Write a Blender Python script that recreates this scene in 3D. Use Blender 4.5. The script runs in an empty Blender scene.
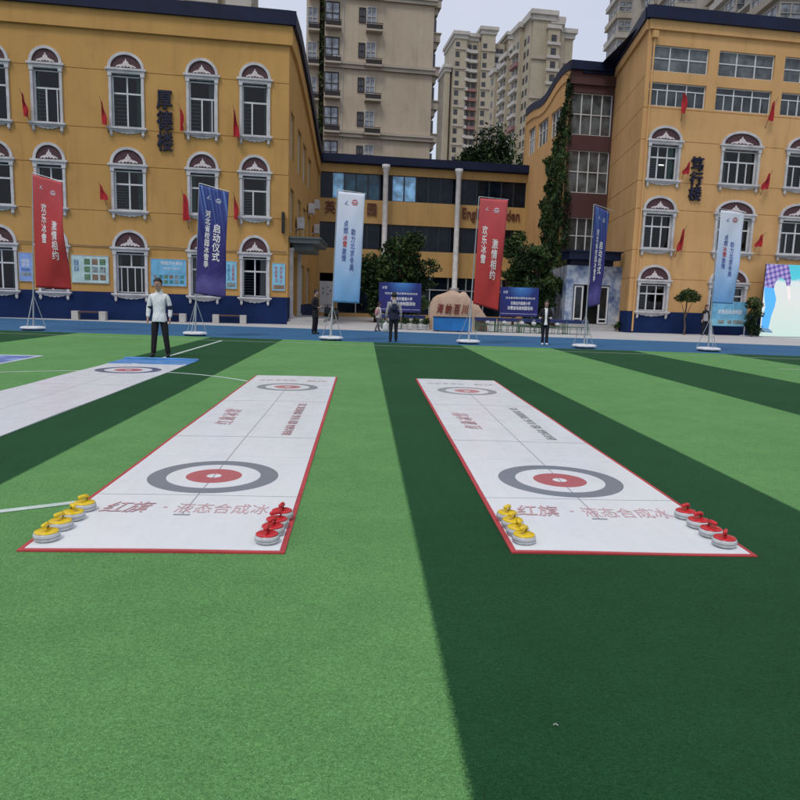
import bpy, bmesh, math, random
import numpy as np
from mathutils import Vector, Matrix
random.seed(7); RNG = np.random.default_rng(7)
sc = bpy.context.scene; COL = sc.collection
TH = math.atan(0.155); CT, ST = math.cos(TH), math.sin(TH)
def F(u, v, z=0.0):                     # school frame (u along the fronts, v into the courtyard) -> world
    return (u*CT - v*ST, u*ST + v*CT, z)

# ------------------------------------------------------------------ materials
def new_mat(name):
    m = bpy.data.materials.new(name); m.use_nodes = True
    nt = m.node_tree; nt.nodes.clear()
    out = nt.nodes.new('ShaderNodeOutputMaterial'); b = nt.nodes.new('ShaderNodeBsdfPrincipled')
    nt.links.new(b.outputs[0], out.inputs[0])
    return m, nt, b
def N(nt, t, **kw):
    n = nt.nodes.new(t)
    for k, v in kw.items(): setattr(n, k, v)
    return n
def noise(nt, scale, detail=4, rough=0.6, vec=None, obj=True):
    n = N(nt, 'ShaderNodeTexNoise'); n.inputs['Scale'].default_value = scale
    n.inputs['Detail'].default_value = detail; n.inputs['Roughness'].default_value = rough
    if vec is None:
        tc = N(nt, 'ShaderNodeTexCoord'); vec = tc.outputs['Object']
    nt.links.new(vec, n.inputs['Vector'])
    return n.outputs['Fac']
def ramp(nt, fac, stops):
    r = N(nt, 'ShaderNodeValToRGB'); e = r.color_ramp.elements
    while len(e) > 1: e.remove(e[-1])
    e[0].position = stops[0][0]; e[0].color = (*stops[0][1], 1)
    for p, c in stops[1:]:
        x = e.new(p); x.color = (*c, 1)
    nt.links.new(fac, r.inputs[0]); return r.outputs[0]
def mixc(nt, fac, a, b, mode='MIX'):
    m = N(nt, 'ShaderNodeMix', data_type='RGBA', blend_type=mode)
    for s, v in ((0, fac), (6, a), (7, b)):
        if hasattr(v, 'is_output'): nt.links.new(v, m.inputs[s])
        else: m.inputs[s].default_value = v if s == 0 else (*v, 1)
    return m.outputs[2]
def math_(nt, op, a, b=None, c=None):
    m = N(nt, 'ShaderNodeMath', operation=op)
    for i, v in enumerate((a, b, c)):
        if v is None: continue
        if hasattr(v, 'is_output'): nt.links.new(v, m.inputs[i])
        else: m.inputs[i].default_value = v
    return m.outputs[0]
def bump(nt, b, h, strength=0.3, dist=0.02):
    n = N(nt, 'ShaderNodeBump'); n.inputs['Strength'].default_value = strength
    n.inputs['Distance'].default_value = dist
    nt.links.new(h, n.inputs['Height']); nt.links.new(n.outputs[0], b.inputs['Normal'])
def M(name, col, rough=0.6, var=0.12, scale=3.0, fine=0.0, bmp=0.0, spec=0.4, metal=0.0):
    m, nt, b = new_mat(name)
    f = noise(nt, scale)
    lo = tuple(c*(1-var) for c in col); hi = tuple(min(1, c*(1+var)) for c in col)
    c = ramp(nt, f, [(0.3, lo), (0.7, hi)])
    if fine:
        g = noise(nt, scale*25, 2)
        c = mixc(nt, 1.0, c, ramp(nt, g, [(0.3, (1-fine,)*3), (0.7, (1+fine,)*3)]), 'MULTIPLY')
    nt.links.new(c, b.inputs['Base Color'])
    b.inputs['Roughness'].default_value = rough; b.inputs['Specular IOR Level'].default_value = spec
    b.inputs['Metallic'].default_value = metal
    if bmp: bump(nt, b, noise(nt, scale*12, 3), bmp)
    return m
def wallmat(name, col):
    m, nt, b = new_mat(name)
    tc = N(nt, 'ShaderNodeTexCoord')
    mp = N(nt, 'ShaderNodeMapping'); mp.inputs['Scale'].default_value = (1.2, 1.2, 0.12)
    nt.links.new(tc.outputs['Object'], mp.inputs[0])
    streak = noise(nt, 1.6, 5, 0.65, mp.outputs[0]); big = noise(nt, 0.22, 3)
    c = ramp(nt, big, [(0.3, tuple(x*y for x, y in zip(col, (0.92, 0.90, 0.86)))), (0.7, tuple(x*1.07 for x in col))])
    patch = noise(nt, 0.7, 6, 0.7)
    c = mixc(nt, 1.0, c, ramp(nt, patch, [(0.28, (0.88, 0.87, 0.86)), (0.45, (1.0, 1.0, 1.0)), (0.75, (1.04, 1.03, 1.02))]), 'MULTIPLY')
    c = mixc(nt, 1.0, c, ramp(nt, streak, [(0.28, (0.80, 0.79, 0.78)), (0.42, (0.97, 0.97, 0.97)), (0.6, (1.03, 1.03, 1.03))]), 'MULTIPLY')
    g = noise(nt, 30, 3)
    c = mixc(nt, 1.0, c, ramp(nt, g, [(0.3, (0.95,)*3), (0.7, (1.04,)*3)]), 'MULTIPLY')
    nt.links.new(c, b.inputs['Base Color']); b.inputs['Roughness'].default_value = 0.85
    b.inputs['Specular IOR Level'].default_value = 0.2
    bump(nt, b, noise(nt, 45, 3), 0.15, 0.02)
    return m
def glassmat(name, col=(0.012, 0.016, 0.018), refl=0.5, rough=0.06):
    m, nt, b = new_mat(name)
    f = noise(nt, 1.3, 2)
    c = ramp(nt, f, [(0.35, tuple(x*0.6 for x in col)), (0.65, tuple(x*1.7 for x in col))])
    nt.links.new(c, b.inputs['Base Color']); b.inputs['Roughness'].default_value = rough
    b.inputs['Specular IOR Level'].default_value = refl
    bump(nt, b, noise(nt, 1.1, 1), 0.06, 0.1)
    return m
def clearglass(name):
    m, nt, b = new_mat(name); nt.nodes.remove(b)
    out = [n for n in nt.nodes if n.type == 'OUTPUT_MATERIAL'][0]
    t = N(nt, 'ShaderNodeBsdfTransparent'); t.inputs[0].default_value = (0.62, 0.68, 0.68, 1)
    g = N(nt, 'ShaderNodeBsdfGlossy'); g.inputs['Roughness'].default_value = 0.04
    fr = N(nt, 'ShaderNodeFresnel'); fr.inputs['IOR'].default_value = 1.5
    mx = N(nt, 'ShaderNodeMixShader')
    nt.links.new(fr.outputs[0], mx.inputs[0]); nt.links.new(t.outputs[0], mx.inputs[1]); nt.links.new(g.outputs[0], mx.inputs[2])
    nt.links.new(mx.outputs[0], out.inputs[0]); return m
def emat(name, col, s):
    m, nt, b = new_mat(name)
    c = ramp(nt, noise(nt, 2.0, 2), [(0.3, tuple(x*0.96 for x in col)), (0.7, col)])
    nt.links.new(c, b.inputs['Base Color']); nt.links.new(c, b.inputs['Emission Color'])
    b.inputs['Emission Strength'].default_value = s; b.inputs['Roughness'].default_value = 0.4
    return m

OCHRE = wallmat('ochre_render', (0.515, 0.295, 0.098))
OCHRE_R = wallmat('ochre_render_right', (0.60, 0.355, 0.152))
OCHRE_C = wallmat('ochre_render_centre', (0.46, 0.29, 0.115))
NAVYWALL = M('navy_plinth_paint', (0.0075, 0.021, 0.082), 0.7, 0.25, 0.8, 0.08, 0.1, 0.15)
NAVY = M('navy_roof_metal', (0.005, 0.010, 0.034), 0.5, 0.3, 0.7, spec=0.25)
BROWN = wallmat('brown_render', (0.095, 0.048, 0.045))
WHITE = M('white_window_frame', (0.62, 0.62, 0.62), 0.45, 0.08, 2.0)
STUCCO = M('white_stucco_trim', (0.52, 0.505, 0.50), 0.7, 0.2, 2.5, 0.06, 0.1)
TYMP = M('maroon_tympanum', (0.075, 0.032, 0.036), 0.6, 0.2, 3)
ORN = M('cream_ornament', (0.62, 0.55, 0.54), 0.7, 0.15, 8)
GLASS = glassmat('dark_glass')
GLASSB = glassmat('blueblack_glass', (0.005, 0.009, 0.015), 0.22)
GLASSLIGHT = glassmat('pale_glass', (0.085, 0.095, 0.10), 0.5)
GLASSMID = glassmat('mid_glass', (0.035, 0.043, 0.047), 0.5)
CLEAR = clearglass('clear_glass')
CURT = M('green_curtain', (0.12, 0.26, 0.19), 0.9, 0.35, 6)
CURTW = M('pale_curtain', (0.33, 0.34, 0.33), 0.9, 0.2, 6)
DARKIN = M('interior_shade_black', (0.010, 0.010, 0.009), 0.9, 0.3, 1)  # near-black colour standing in for the shade of unlit rooms
BARS = M('security_bar_metal', (0.34, 0.36, 0.37), 0.4, 0.1, 4)
BLUEGLASS = glassmat('sky_reflection_glass', (0.22, 0.46, 0.72), 0.6); TEALGLASS = glassmat('teal_glass', (0.012, 0.05, 0.085), 0.45)  # bright blue panes: reflected sky put into the glass colour
STONE = M('pale_stone', (0.46, 0.44, 0.41), 0.8, 0.14, 4, 0.1, 0.2)
CONC = M('concrete', (0.40, 0.385, 0.37), 0.85, 0.12, 0.8, 0.08, 0.15)
STEEL = M('galvanised_steel', (0.50, 0.52, 0.54), 0.35, 0.1, 5, metal=0.6)
DKMETAL = M('dark_metal', (0.05, 0.055, 0.06), 0.45, 0.2, 4)
CANOPY = M('grey_canopy_metal', (0.10, 0.115, 0.115), 0.5, 0.15, 2)
BLACK = M('black_plastic', (0.012, 0.012, 0.013), 0.5, 0.2, 6)
RED = M('red_cloth', (0.42, 0.016, 0.022), 0.8, 0.18, 6)
LEAFRED = M('sign_brown_red', (0.13, 0.035, 0.025), 0.6, 0.2, 3)
SIGNNAVY = M('sign_navy', (0.006, 0.006, 0.028), 0.5, 0.3, 5)
LW = M('white_print', (0.80, 0.80, 0.80), 0.7, 0.05, 4)

# ------------------------------------------------------------------ mesh builder
class MB:
    def __init__(s): s.v = []; s.f = []; s.m = []; s.o = None
    def add(s, vs, fs, mi=0):
        k = len(s.v); s.v += [tuple(p) for p in vs]
        for f in fs: s.f.append(tuple(i+k for i in f)); s.m.append(mi)
    def quad(s, a, b, c, d, mi=0): s.add((a, b, c, d), ((0, 1, 2, 3),), mi)
    def box(s, x0, x1, y0, y1, z0, z1, mi=0):
        s.add([(x0,y0,z0),(x1,y0,z0),(x1,y1,z0),(x0,y1,z0),(x0,y0,z1),(x1,y0,z1),(x1,y1,z1),(x0,y1,z1)],
              [(0,3,2,1),(4,5,6,7),(0,1,5,4),(1,2,6,5),(2,3,7,6),(3,0,4,7)], mi)
    def bevbox(s, x0, x1, y0, y1, z0, z1, b=0.01, mi=0):
        bm = bmesh.new(); bmesh.ops.create_cube(bm, size=1)
        for v in bm.verts:
            v.co = ((x0+x1)/2+v.co.x*(x1-x0), (y0+y1)/2+v.co.y*(y1-y0), (z0+z1)/2+v.co.z*(z1-z0))
        bmesh.ops.bevel(bm, geom=bm.edges[:], offset=b, segments=2, affect='EDGES', profile=0.5)
        s.bm(bm, mi)
    def bm(s, bm, mi=0):
        bm.verts.index_update()
        s.add([v.co[:] for v in bm.verts], [[v.index for v in f.verts] for f in bm.faces], mi); bm.free()
    def mesh(s, me, mi=0, fn=None):
        s.add([(fn(v.co) if fn else v.co[:]) for v in me.vertices], [list(p.vertices) for p in me.polygons], mi)
    def tube(s, pts, r, n=8, mi=0, cap=True):
        pts = [Vector(p) for p in pts]; rr = r if isinstance(r, (list, tuple)) else [r]*len(pts)
        rings = []
        for i, p in enumerate(pts):
            d = (pts[min(i+1, len(pts)-1)] - pts[max(i-1, 0)]).normalized()
            a = d.orthogonal().normalized() if abs(d.z) < 0.99 else Vector((1, 0, 0))
            if abs(d.z) < 0.99: a = d.cross(Vector((0, 0, 1))).normalized()
            b = d.cross(a)
            rings.append([p + a*rr[i]*math.cos(t) + b*rr[i]*math.sin(t) for t in [2*math.pi*j/n for j in range(n)]])
        vs = [q for R in rings for q in R]; fs = []
        for i in range(len(pts)-1):
            for j in range(n):
                fs.append((i*n+j, i*n+(j+1) % n, (i+1)*n+(j+1) % n, (i+1)*n+j))
        if cap: fs += [tuple(range(n))[::-1], tuple(range((len(pts)-1)*n, len(pts)*n))]
        s.add(vs, fs, mi)
    def lathe(s, prof, n=24, c=(0, 0, 0), mi=0, lobes=0, amp=0):
        vs = []; fs = []
        for r, z in prof:
            for j in range(n):
                t = 2*math.pi*j/n; q = r*(1+amp*math.cos(lobes*t)) if lobes else r
                vs.append((c[0]+q*math.cos(t), c[1]+q*math.sin(t), c[2]+z))
        for i in range(len(prof)-1):
            for j in range(n):
                fs.append((i*n+j, i*n+(j+1) % n, (i+1)*n+(j+1) % n, (i+1)*n+j))
        fs += [tuple(range(n))[::-1], tuple(range((len(prof)-1)*n, len(prof)*n))]
        s.add(vs, fs, mi)
    def prism(s, poly, y0, y1, mi=0):        # poly in (x,z), extruded along y
        n = len(poly)
        s.add([(x, y0, z) for x, z in poly]+[(x, y1, z) for x, z in poly],
              [tuple(range(n)), tuple(range(2*n-1, n-1, -1))]+[(i, i+n, (i+1) % n+n, (i+1) % n) for i in range(n)], mi)
    def slab(s, poly, z0, z1, mi=0):         # poly in (x,y), extruded along z
        n = len(poly)
        s.add([(x, y, z1) for x, y in poly]+[(x, y, z0) for x, y in poly],
              [tuple(range(n)), tuple(range(2*n-1, n-1, -1))]+[(i, i+n, (i+1) % n+n, (i+1) % n) for i in range(n)], mi)
    def data(s, name, mats, off=(0, 0, 0), smooth=False):
        me = bpy.data.meshes.new(name)
        me.from_pydata([(a-off[0], b-off[1], c-off[2]) for a, b, c in s.v], [], s.f)
        for m in (mats if isinstance(mats, (list, tuple)) else [mats]): me.materials.append(m)
        me.polygons.foreach_set('material_index', s.m)
        if smooth: me.polygons.foreach_set('use_smooth', [True]*len(s.f))
        me.update(); return me
    def build(s, name, mats, parent=None, off=(0, 0, 0), smooth=False, loc=None, rotz=0):
        o = link(name, s.data(name, mats, off, smooth), parent)
        if loc is not None: o.location = loc
        if rotz: o.rotation_euler = (0, 0, rotz)
        return o
def link(name, me, parent=None, loc=None):
    o = bpy.data.objects.new(name, me); COL.objects.link(o)
    if parent: o.parent = parent
    if loc is not None: o.location = loc
    return o
def tag(o, label=None, cat=None, group=None, kind=None):
    if label: o['label'] = label
    if cat: o['category'] = cat
    if group: o['group'] = group
    if kind: o['kind'] = kind
    return o
def empty(name, loc, label, cat, group=None, rotz=0):
    o = bpy.data.objects.new(name, None); COL.objects.link(o); o.location = loc; o.rotation_euler = (0, 0, rotz)
    o.empty_display_size = 0.2
    return tag(o, label, cat, group)
def structure(o): return tag(o, kind='structure')
def copy_tree(o, parent=None):
    c = o.copy(); COL.objects.link(c)
    if parent: c.parent = parent
    for ch in list(o.children): copy_tree(ch, c)
    return c
def text_mesh(body, bold=0.0, extrude=0.0, spacing=1.0, line=1.0, shear=0.0):
    c = bpy.data.curves.new('lettering', 'FONT'); c.body = body; c.size = 1; c.extrude = extrude
    c.space_character = spacing; c.space_line = line; c.align_x = 'CENTER'; c.resolution_u = 4; c.shear = shear
    o = bpy.data.objects.new('lettering', c); COL.objects.link(o)
    me = bpy.data.meshes.new_from_object(o.evaluated_get(bpy.context.evaluated_depsgraph_get()))
    bpy.data.objects.remove(o); bpy.data.curves.remove(c)
    return me
def text_fit(mb, body, x0, x1, z0, z1, put, mi=0, **kw):
    """letters scaled to the rectangle (x0..x1, z0..z1); put(x, z, depth) gives the 3-D point"""
    me = text_mesh(body, **kw); co = [v.co for v in me.vertices]
    ax, bx = min(c.x for c in co), max(c.x for c in co); ay, by = min(c.y for c in co), max(c.y for c in co)
    bold = kw.get('bold', 0)
    for q, (p, r) in enumerate(((0, 0), (1, 0), (-1, 0), (0, 1), (0, -1)) if bold else ((0, 0),)):   # heavier strokes
        dx, dy, dz = p*bold, r*bold, 0.0006*q
        mb.mesh(me, mi, lambda c: put(x0+(c.x+dx-ax)/(bx-ax)*(x1-x0), z0+(c.y+dy-ay)/(by-ay)*(z1-z0), c.z+dz))
    bpy.data.meshes.remove(me)

def wall(mb, O, sd, nin, s0, s1, z0, z1, ops, mi=0, rev=None):
    """wall sheet with recessed openings: ops = (sa, sb, za, zb, depth, backed)"""
    O = Vector(O); sd = Vector(sd); nin = Vector(nin); P = lambda a, z, d=0: O+sd*a+nin*d+Vector((0, 0, z))
    S = sorted({s0, s1, *[x for o in ops for x in o[:2] if s0 < x < s1]}); Z = sorted({z0, z1, *[x for o in ops for x in o[2:4] if z0 < x < z1]})
    for a, b in zip(S, S[1:]):
        for c, d in zip(Z, Z[1:]):
            m, n = (a+b)/2, (c+d)/2
            if any(o[0] < m < o[1] and o[2] < n < o[3] for o in ops): continue
            mb.quad(P(a, c), P(b, c), P(b, d), P(a, d), mi)
    r = mi if rev is None else rev
    for a, b, c, d, dep, back in ops:
        a, b = max(a, s0), min(b, s1)
        mb.quad(P(a, c), P(b, c), P(b, c, dep), P(a, c, dep), r); mb.quad(P(a, d, dep), P(b, d, dep), P(b, d), P(a, d), r)
        mb.quad(P(a, c), P(a, c, dep), P(a, d, dep), P(a, d), r); mb.quad(P(b, c, dep), P(b, c), P(b, d), P(b, d, dep), r)
        if back: mb.quad(P(a, c, dep), P(b, c, dep), P(b, d, dep), P(a, d, dep), r)

# ------------------------------------------------------------------ world, sun, camera
w = bpy.data.worlds.new('World'); sc.world = w; w.use_nodes = True; nt = w.node_tree
bg = nt.nodes['Background']
SUN_EL, SUN_AZ = math.radians(58), math.radians(205)      # azimuth from +Y clockwise: behind the camera, to its left
sky = N(nt, 'ShaderNodeTexSky', sky_type='NISHITA'); sky.sun_disc = False
sky.sun_elevation = SUN_EL; sky.sun_rotation = SUN_AZ; sky.dust_density = 3.0; sky.air_density = 1.0
tc = N(nt, 'ShaderNodeTexCoord')
cl = noise(nt, 1.6, 5, 0.55, tc.outputs['Generated'])
cloud = ramp(nt, cl, [(0.32, (6.2, 6.9, 8.6)), (0.70, (7.2, 7.6, 8.8))])
nt.links.new(mixc(nt, 0.85, sky.outputs[0], cloud), bg.inputs['Color']); bg.inputs['Strength'].default_value = 0.1
sun = bpy.data.lights.new('sun', 'SUN'); sun.energy = 1.4; sun.angle = math.radians(16); sun.color = (1.0, 0.96, 0.90)
so = bpy.data.objects.new('sun', sun); COL.objects.link(so); so.location = (-20, -20, 60)
sdir = Vector((math.sin(SUN_AZ)*math.cos(SUN_EL), math.cos(SUN_AZ)*math.cos(SUN_EL), math.sin(SUN_EL)))
so.rotation_euler = sdir.to_track_quat('Z', 'Y').to_euler()
cam = bpy.data.cameras.new('camera'); co = bpy.data.objects.new('camera', cam); COL.objects.link(co); sc.camera = co
PITCH, ROLL = 0.1434, 0.031
fw = Vector((0, math.cos(PITCH), -math.sin(PITCH))); rt = Vector((1, 0, 0)); up = rt.cross(fw)
R = rt*math.cos(ROLL)+up*math.sin(ROLL); U = up*math.cos(ROLL)-rt*math.sin(ROLL)
mt = Matrix((R, U, -fw)).transposed().to_4x4(); mt.translation = (0, 0, 1.515); co.matrix_world = mt
cam.sensor_width = 36; cam.lens = 36*698/800; cam.clip_end = 5000; cam.clip_start = 0.05
sc.view_settings.view_transform = 'Standard'; sc.view_settings.look = 'None'
sc.view_settings.exposure = 0.0; sc.view_settings.gamma = 1.0; sc.view_settings.use_curve_mapping = False
sc.cycles.max_bounces = 8; sc.cycles.transparent_max_bounces = 12

# ------------------------------------------------------------------ ground
def sheet(name, poly, z, mat):
    mb = MB(); mb.add([(x, y, z) for x, y in poly], [tuple(range(len(poly)))])
    return structure(mb.build(name, mat))
sheet('ground', [(-2500, -2500), (2500, -2500), (2500, 2500), (-2500, 2500)], 0.0, M('distant_ground', (0.30, 0.29, 0.28), 0.9, 0.15, 0.05))
sheet('pavement', [(-70, 39.5), (-70, 34), (-20, 34.35), (18, 31.1), (70, 27), (70, 70), (-70, 70)], 0.004,
      M('courtyard_paving', (0.47, 0.455, 0.44), 0.85, 0.10, 0.6, 0.10, 0.1))
tm, nt, b = new_mat('blue_running_track')
c = ramp(nt, noise(nt, 0.35, 4), [(0.3, (0.017, 0.098, 0.215)), (0.7, (0.026, 0.126, 0.262))])
c = mixc(nt, 1.0, c, ramp(nt, noise(nt, 140, 2), [(0.3, (0.82,)*3), (0.7, (1.15,)*3)]), 'MULTIPLY')
nt.links.new(c, b.inputs['Base Color']); b.inputs['Roughness'].default_value = 0.85; bump(nt, b, noise(nt, 160, 2), 0.3, 0.01)
sheet('running_track', [(-70, 24.9), (-14, 24.45), (13.5, 23.8), (70, 22.6), (70, 27), (18, 31.1), (-20, 34.35), (-70, 34)], 0.008, tm)
# artificial turf: light and dark stripes running down the pitch
tm, nt, b = new_mat('striped_turf')
tc = N(nt, 'ShaderNodeTexCoord'); sx = N(nt, 'ShaderNodeSeparateXYZ'); nt.links.new(tc.outputs['Object'], sx.inputs[0])
wob = math_(nt, 'MULTIPLY', math_(nt, 'SUBTRACT', noise(nt, 130, 2), 0.5), 0.05)
wv = math_(nt, 'ADD', math_(nt, 'MULTIPLY_ADD', sx.outputs[1], 0.0555, sx.outputs[0]), wob)
edges = [-9.9, -5.28, -2.76, 0.36, 3.36, 6.43, 9.25, 12.3, 15.3, 18.4]
val = None
for i, e in enumerate(edges):
    g = math_(nt, 'MULTIPLY_ADD', math_(nt, 'SUBTRACT', wv, e), 1/0.03, 0.5); g.node.use_clamp = True; g = math_(nt, 'MULTIPLY', g, 1.0 if i % 2 == 0 else -1.0)
    val = g if val is None else math_(nt, 'ADD', val, g)
big = noise(nt, 0.5, 4, 0.6); mid = noise(nt, 9, 4, 0.7); fin = noise(nt, 150, 3, 0.75)
mp = N(nt, 'ShaderNodeMapping'); mp.inputs['Scale'].default_value = (420, 130, 1); mp.inputs['Rotation'].default_value = (0, 0, 0.4)
nt.links.new(tc.outputs['Object'], mp.inputs[0]); bl = noise(nt, 1.0, 2, 0.6, mp.outputs[0])
light = ramp(nt, big, [(0.3, (0.116, 0.280, 0.094)), (0.7, (0.142, 0.325, 0.111))])
dark = ramp(nt, big, [(0.3, (0.0115, 0.058, 0.021)), (0.7, (0.0165, 0.075, 0.029))])
c = mixc(nt, val, dark, light)
c = mixc(nt, 1.0, c, ramp(nt, mid, [(0.25, (0.93,)*3), (0.75, (1.06,)*3)]), 'MULTIPLY')
c = mixc(nt, 1.0, c, ramp(nt, fin, [(0.28, (0.48, 0.52, 0.46)), (0.72, (1.50, 1.46, 1.42))]), 'MULTIPLY')
c = mixc(nt, 1.0, c, ramp(nt, bl, [(0.3, (0.72,)*3), (0.7, (1.28,)*3)]), 'MULTIPLY')
c = mixc(nt, 1.0, c, ramp(nt, noise(nt, 62, 3, 0.75), [(0.3, (0.70, 0.73, 0.70)), (0.7, (1.28, 1.25, 1.28))]), 'MULTIPLY')
c = mixc(nt, 1.0, c, ramp(nt, noise(nt, 2.6, 3, 0.6), [(0.3, (0.92, 0.94, 0.93)), (0.7, (1.08, 1.06, 1.04))]), 'MULTIPLY')
nt.links.new(c, b.inputs['Base Color']); b.inputs['Roughness'].default_value = 0.8; b.inputs['Specular IOR Level'].default_value = 0.05
b.inputs['Sheen Weight'].default_value = 0.13; b.inputs['Sheen Roughness'].default_value = 0.30; b.inputs['Sheen Tint'].default_value = (0.62, 1.0, 0.55, 1)
bump(nt, b, math_(nt, 'ADD', fin, bl), 0.55, 0.012)
sheet('turf', [(-70, -30), (70, -30), (70, 22.6), (13.5, 23.8), (-14, 24.45), (-70, 24.9)], 0.012, tm)
# white pitch lines
LINEM = M('pitch_line_paint', (0.50, 0.58, 0.52), 0.8, 0.15, 6, 0.15)
def strip(name, pts, wd, z):
    mb = MB(); vs = []
    for i, p in enumerate(pts):
        a = Vector(pts[max(i-1, 0)]); q = Vector(pts[min(i+1, len(pts)-1)]); d = (q-a).normalized(); n = Vector((-d.y, d.x))*wd/2
        vs += [(p[0]-n.x, p[1]-n.y, z), (p[0]+n.x, p[1]+n.y, z)]
    mb.add(vs, [(2*i, 2*i+2, 2*i+3, 2*i+1) for i in range(len(pts)-1)]); return structure(mb.build(name, LINEM))
arc = []
for t in np.linspace(0, 1, 25):   # smooth curve through the seen points of the centre arc
    x = -9.2+t*6.9; arc.append((x, 13.12-0.235*(x+4.75)**2*(1 if x > -4.75 else 0.62)))
strip('pitch_line', arc, 0.07, 0.016)
strip('pitch_line', [(-6.2, 4.02), (-4.5, 4.10), (-3.4, 4.25), (-2.67, 4.55), (-2.1, 4.92), (-1.7, 5.3)], 0.075, 0.016)
strip('pitch_line', [(-5.45, 15.6), (-5.81, 22.55)], 0.09, 0.0165)
strip('pitch_line', [(-40, 23.3), (-14, 22.95), (-6.9, 22.6), (2.6, 22.55), (9, 22.4), (40, 21.8)], 0.06, 0.016)
strip('pitch_line', [(9.9, 18.25), (14, 18.4), (25, 18.8)], 0.08, 0.0165)

# ------------------------------------------------------------------ curling mats
def mat_sheet_material(name, rings, base=(0.79, 0.805, 0.80), outer=(0.21, 0.235, 0.27), lines=(), clines=(), red=(0.50, 0.13, 0.14), seams=(2.45, 4.75, 7.05)):
    m, nt, b = new_mat(name)
    tc = N(nt, 'ShaderNodeTexCoord'); sx = N(nt, 'ShaderNodeSeparateXYZ'); nt.links.new(tc.outputs['Object'], sx.inputs[0])
    X, Y = sx.outputs[0], sx.outputs[1]
    c = ramp(nt, noise(nt, 1.1, 4), [(0.3, tuple(x*0.975 for x in base)), (0.7, tuple(x*1.03 for x in base))])
    # faint scuffs along the sliding direction
    mp = N(nt, 'ShaderNodeMapping'); mp.inputs['Scale'].default_value = (14, 0.8, 1); nt.links.new(tc.outputs['Object'], mp.inputs[0])
    c = mixc(nt, 1.0, c, ramp(nt, noise(nt, 1.0, 5, 0.7, mp.outputs[0]), [(0.3, (0.965,)*3), (0.65, (1.01,)*3)]), 'MULTIPLY')
    def band(v, lo, hi): return math_(nt, 'MULTIPLY', math_(nt, 'GREATER_THAN', v, lo), math_(nt, 'LESS_THAN', v, hi))
    for y, h in lines: c = mixc(nt, math_(nt, 'MULTIPLY', band(Y, y-h, y+h), 0.75), c, (0.16, 0.18, 0.20))
    for y in seams: c = mixc(nt, math_(nt, 'MULTIPLY', band(Y, y-0.004, y+0.004), 0.35), c, (0.3, 0.32, 0.34))
    for y0, y1, h in clines: c = mixc(nt, math_(nt, 'MULTIPLY', math_(nt, 'MULTIPLY', band(X, -h, h), band(Y, y0, y1)), 0.7), c, (0.2, 0.2, 0.22))
    for cy, r, a in rings:
        d = math_(nt, 'SQRT', math_(nt, 'ADD', math_(nt, 'POWER', X, 2.0), math_(nt, 'POWER', math_(nt, 'SUBTRACT', Y, cy), 2.0)))
        c = mixc(nt, math_(nt, 'MULTIPLY', band(d, 0.72*r, r), a), c, outer)
        c = mixc(nt, math_(nt, 'MULTIPLY', band(d, 0.115*r, 0.43*r), a), c, red)
    nt.links.new(c, b.inputs['Base Color']); c = mixc(nt, 1.0, c, ramp(nt, noise(nt, 0.9, 2), [(0.35, (0.97, 0.985, 1.0)), (0.5, (1.0, 0.985, 0.995)), (0.65, (0.975, 1.0, 0.985))]), 'MULTIPLY')
    nt.links.new(c, b.inputs['Base Color'])
    sm_ = ramp(nt, noise(nt, 3.5, 6, 0.75), [(0.35, (0.25,)*3), (0.65, (0.34,)*3)]); nt.links.new(sm_, b.inputs['Roughness']); b.inputs['Specular IOR Level'].default_value = 0.5
    bump(nt, b, noise(nt, 1.8, 2), 0.10, 0.03)
    return m
REDEDGE = M('red_edge_tape', (0.46, 0.05, 0.055), 0.55, 0.15, 3)
INKRED = M('faded_red_ink', (0.58, 0.36, 0.37), 0.6, 0.15, 9)
INKPALE = M('pale_grey_ink', (0.44, 0.44, 0.45), 0.6, 0.15, 9); INKGREY = M('grey_ink', (0.27, 0.28, 0.30), 0.6, 0.15, 9)
MATW, MATL = 1.528, 9.22
def wavy(pts_rect, zf, z0, nx, ny):
    x0, x1, y0, y1 = pts_rect; mb = MB(); vs = []
    for j in range(ny+1):
        for i in range(nx+1):
            x = x0+(x1-x0)*i/nx; y = y0+(y1-y0)*j/ny; vs.append((x, y, z0+zf(x, y)))
    k = len(vs); vs += [(x, y, 0.001) for x, y, z in vs]
    fs = []
    for j in range(ny):
        for i in range(nx):
            a = j*(nx+1)+i; q = (a, a+1, a+nx+2, a+nx+1); fs += [q, tuple(x+k for x in q[::-1])]
    for i in range(nx): fs += [(i+k, i+1+k, i+1, i), (ny*(nx+1)+i, ny*(nx+1)+i+1, ny*(nx+1)+i+1+k, ny*(nx+1)+i+k)]
    for j in range(ny): a = j*(nx+1); fs += [(a, a+nx+1, a+nx+1+k, a+k), (a+nx+k, a+2*nx+1+k, a+2*nx+1, a+nx)]
    mb.add(vs, fs); return mb
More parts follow.
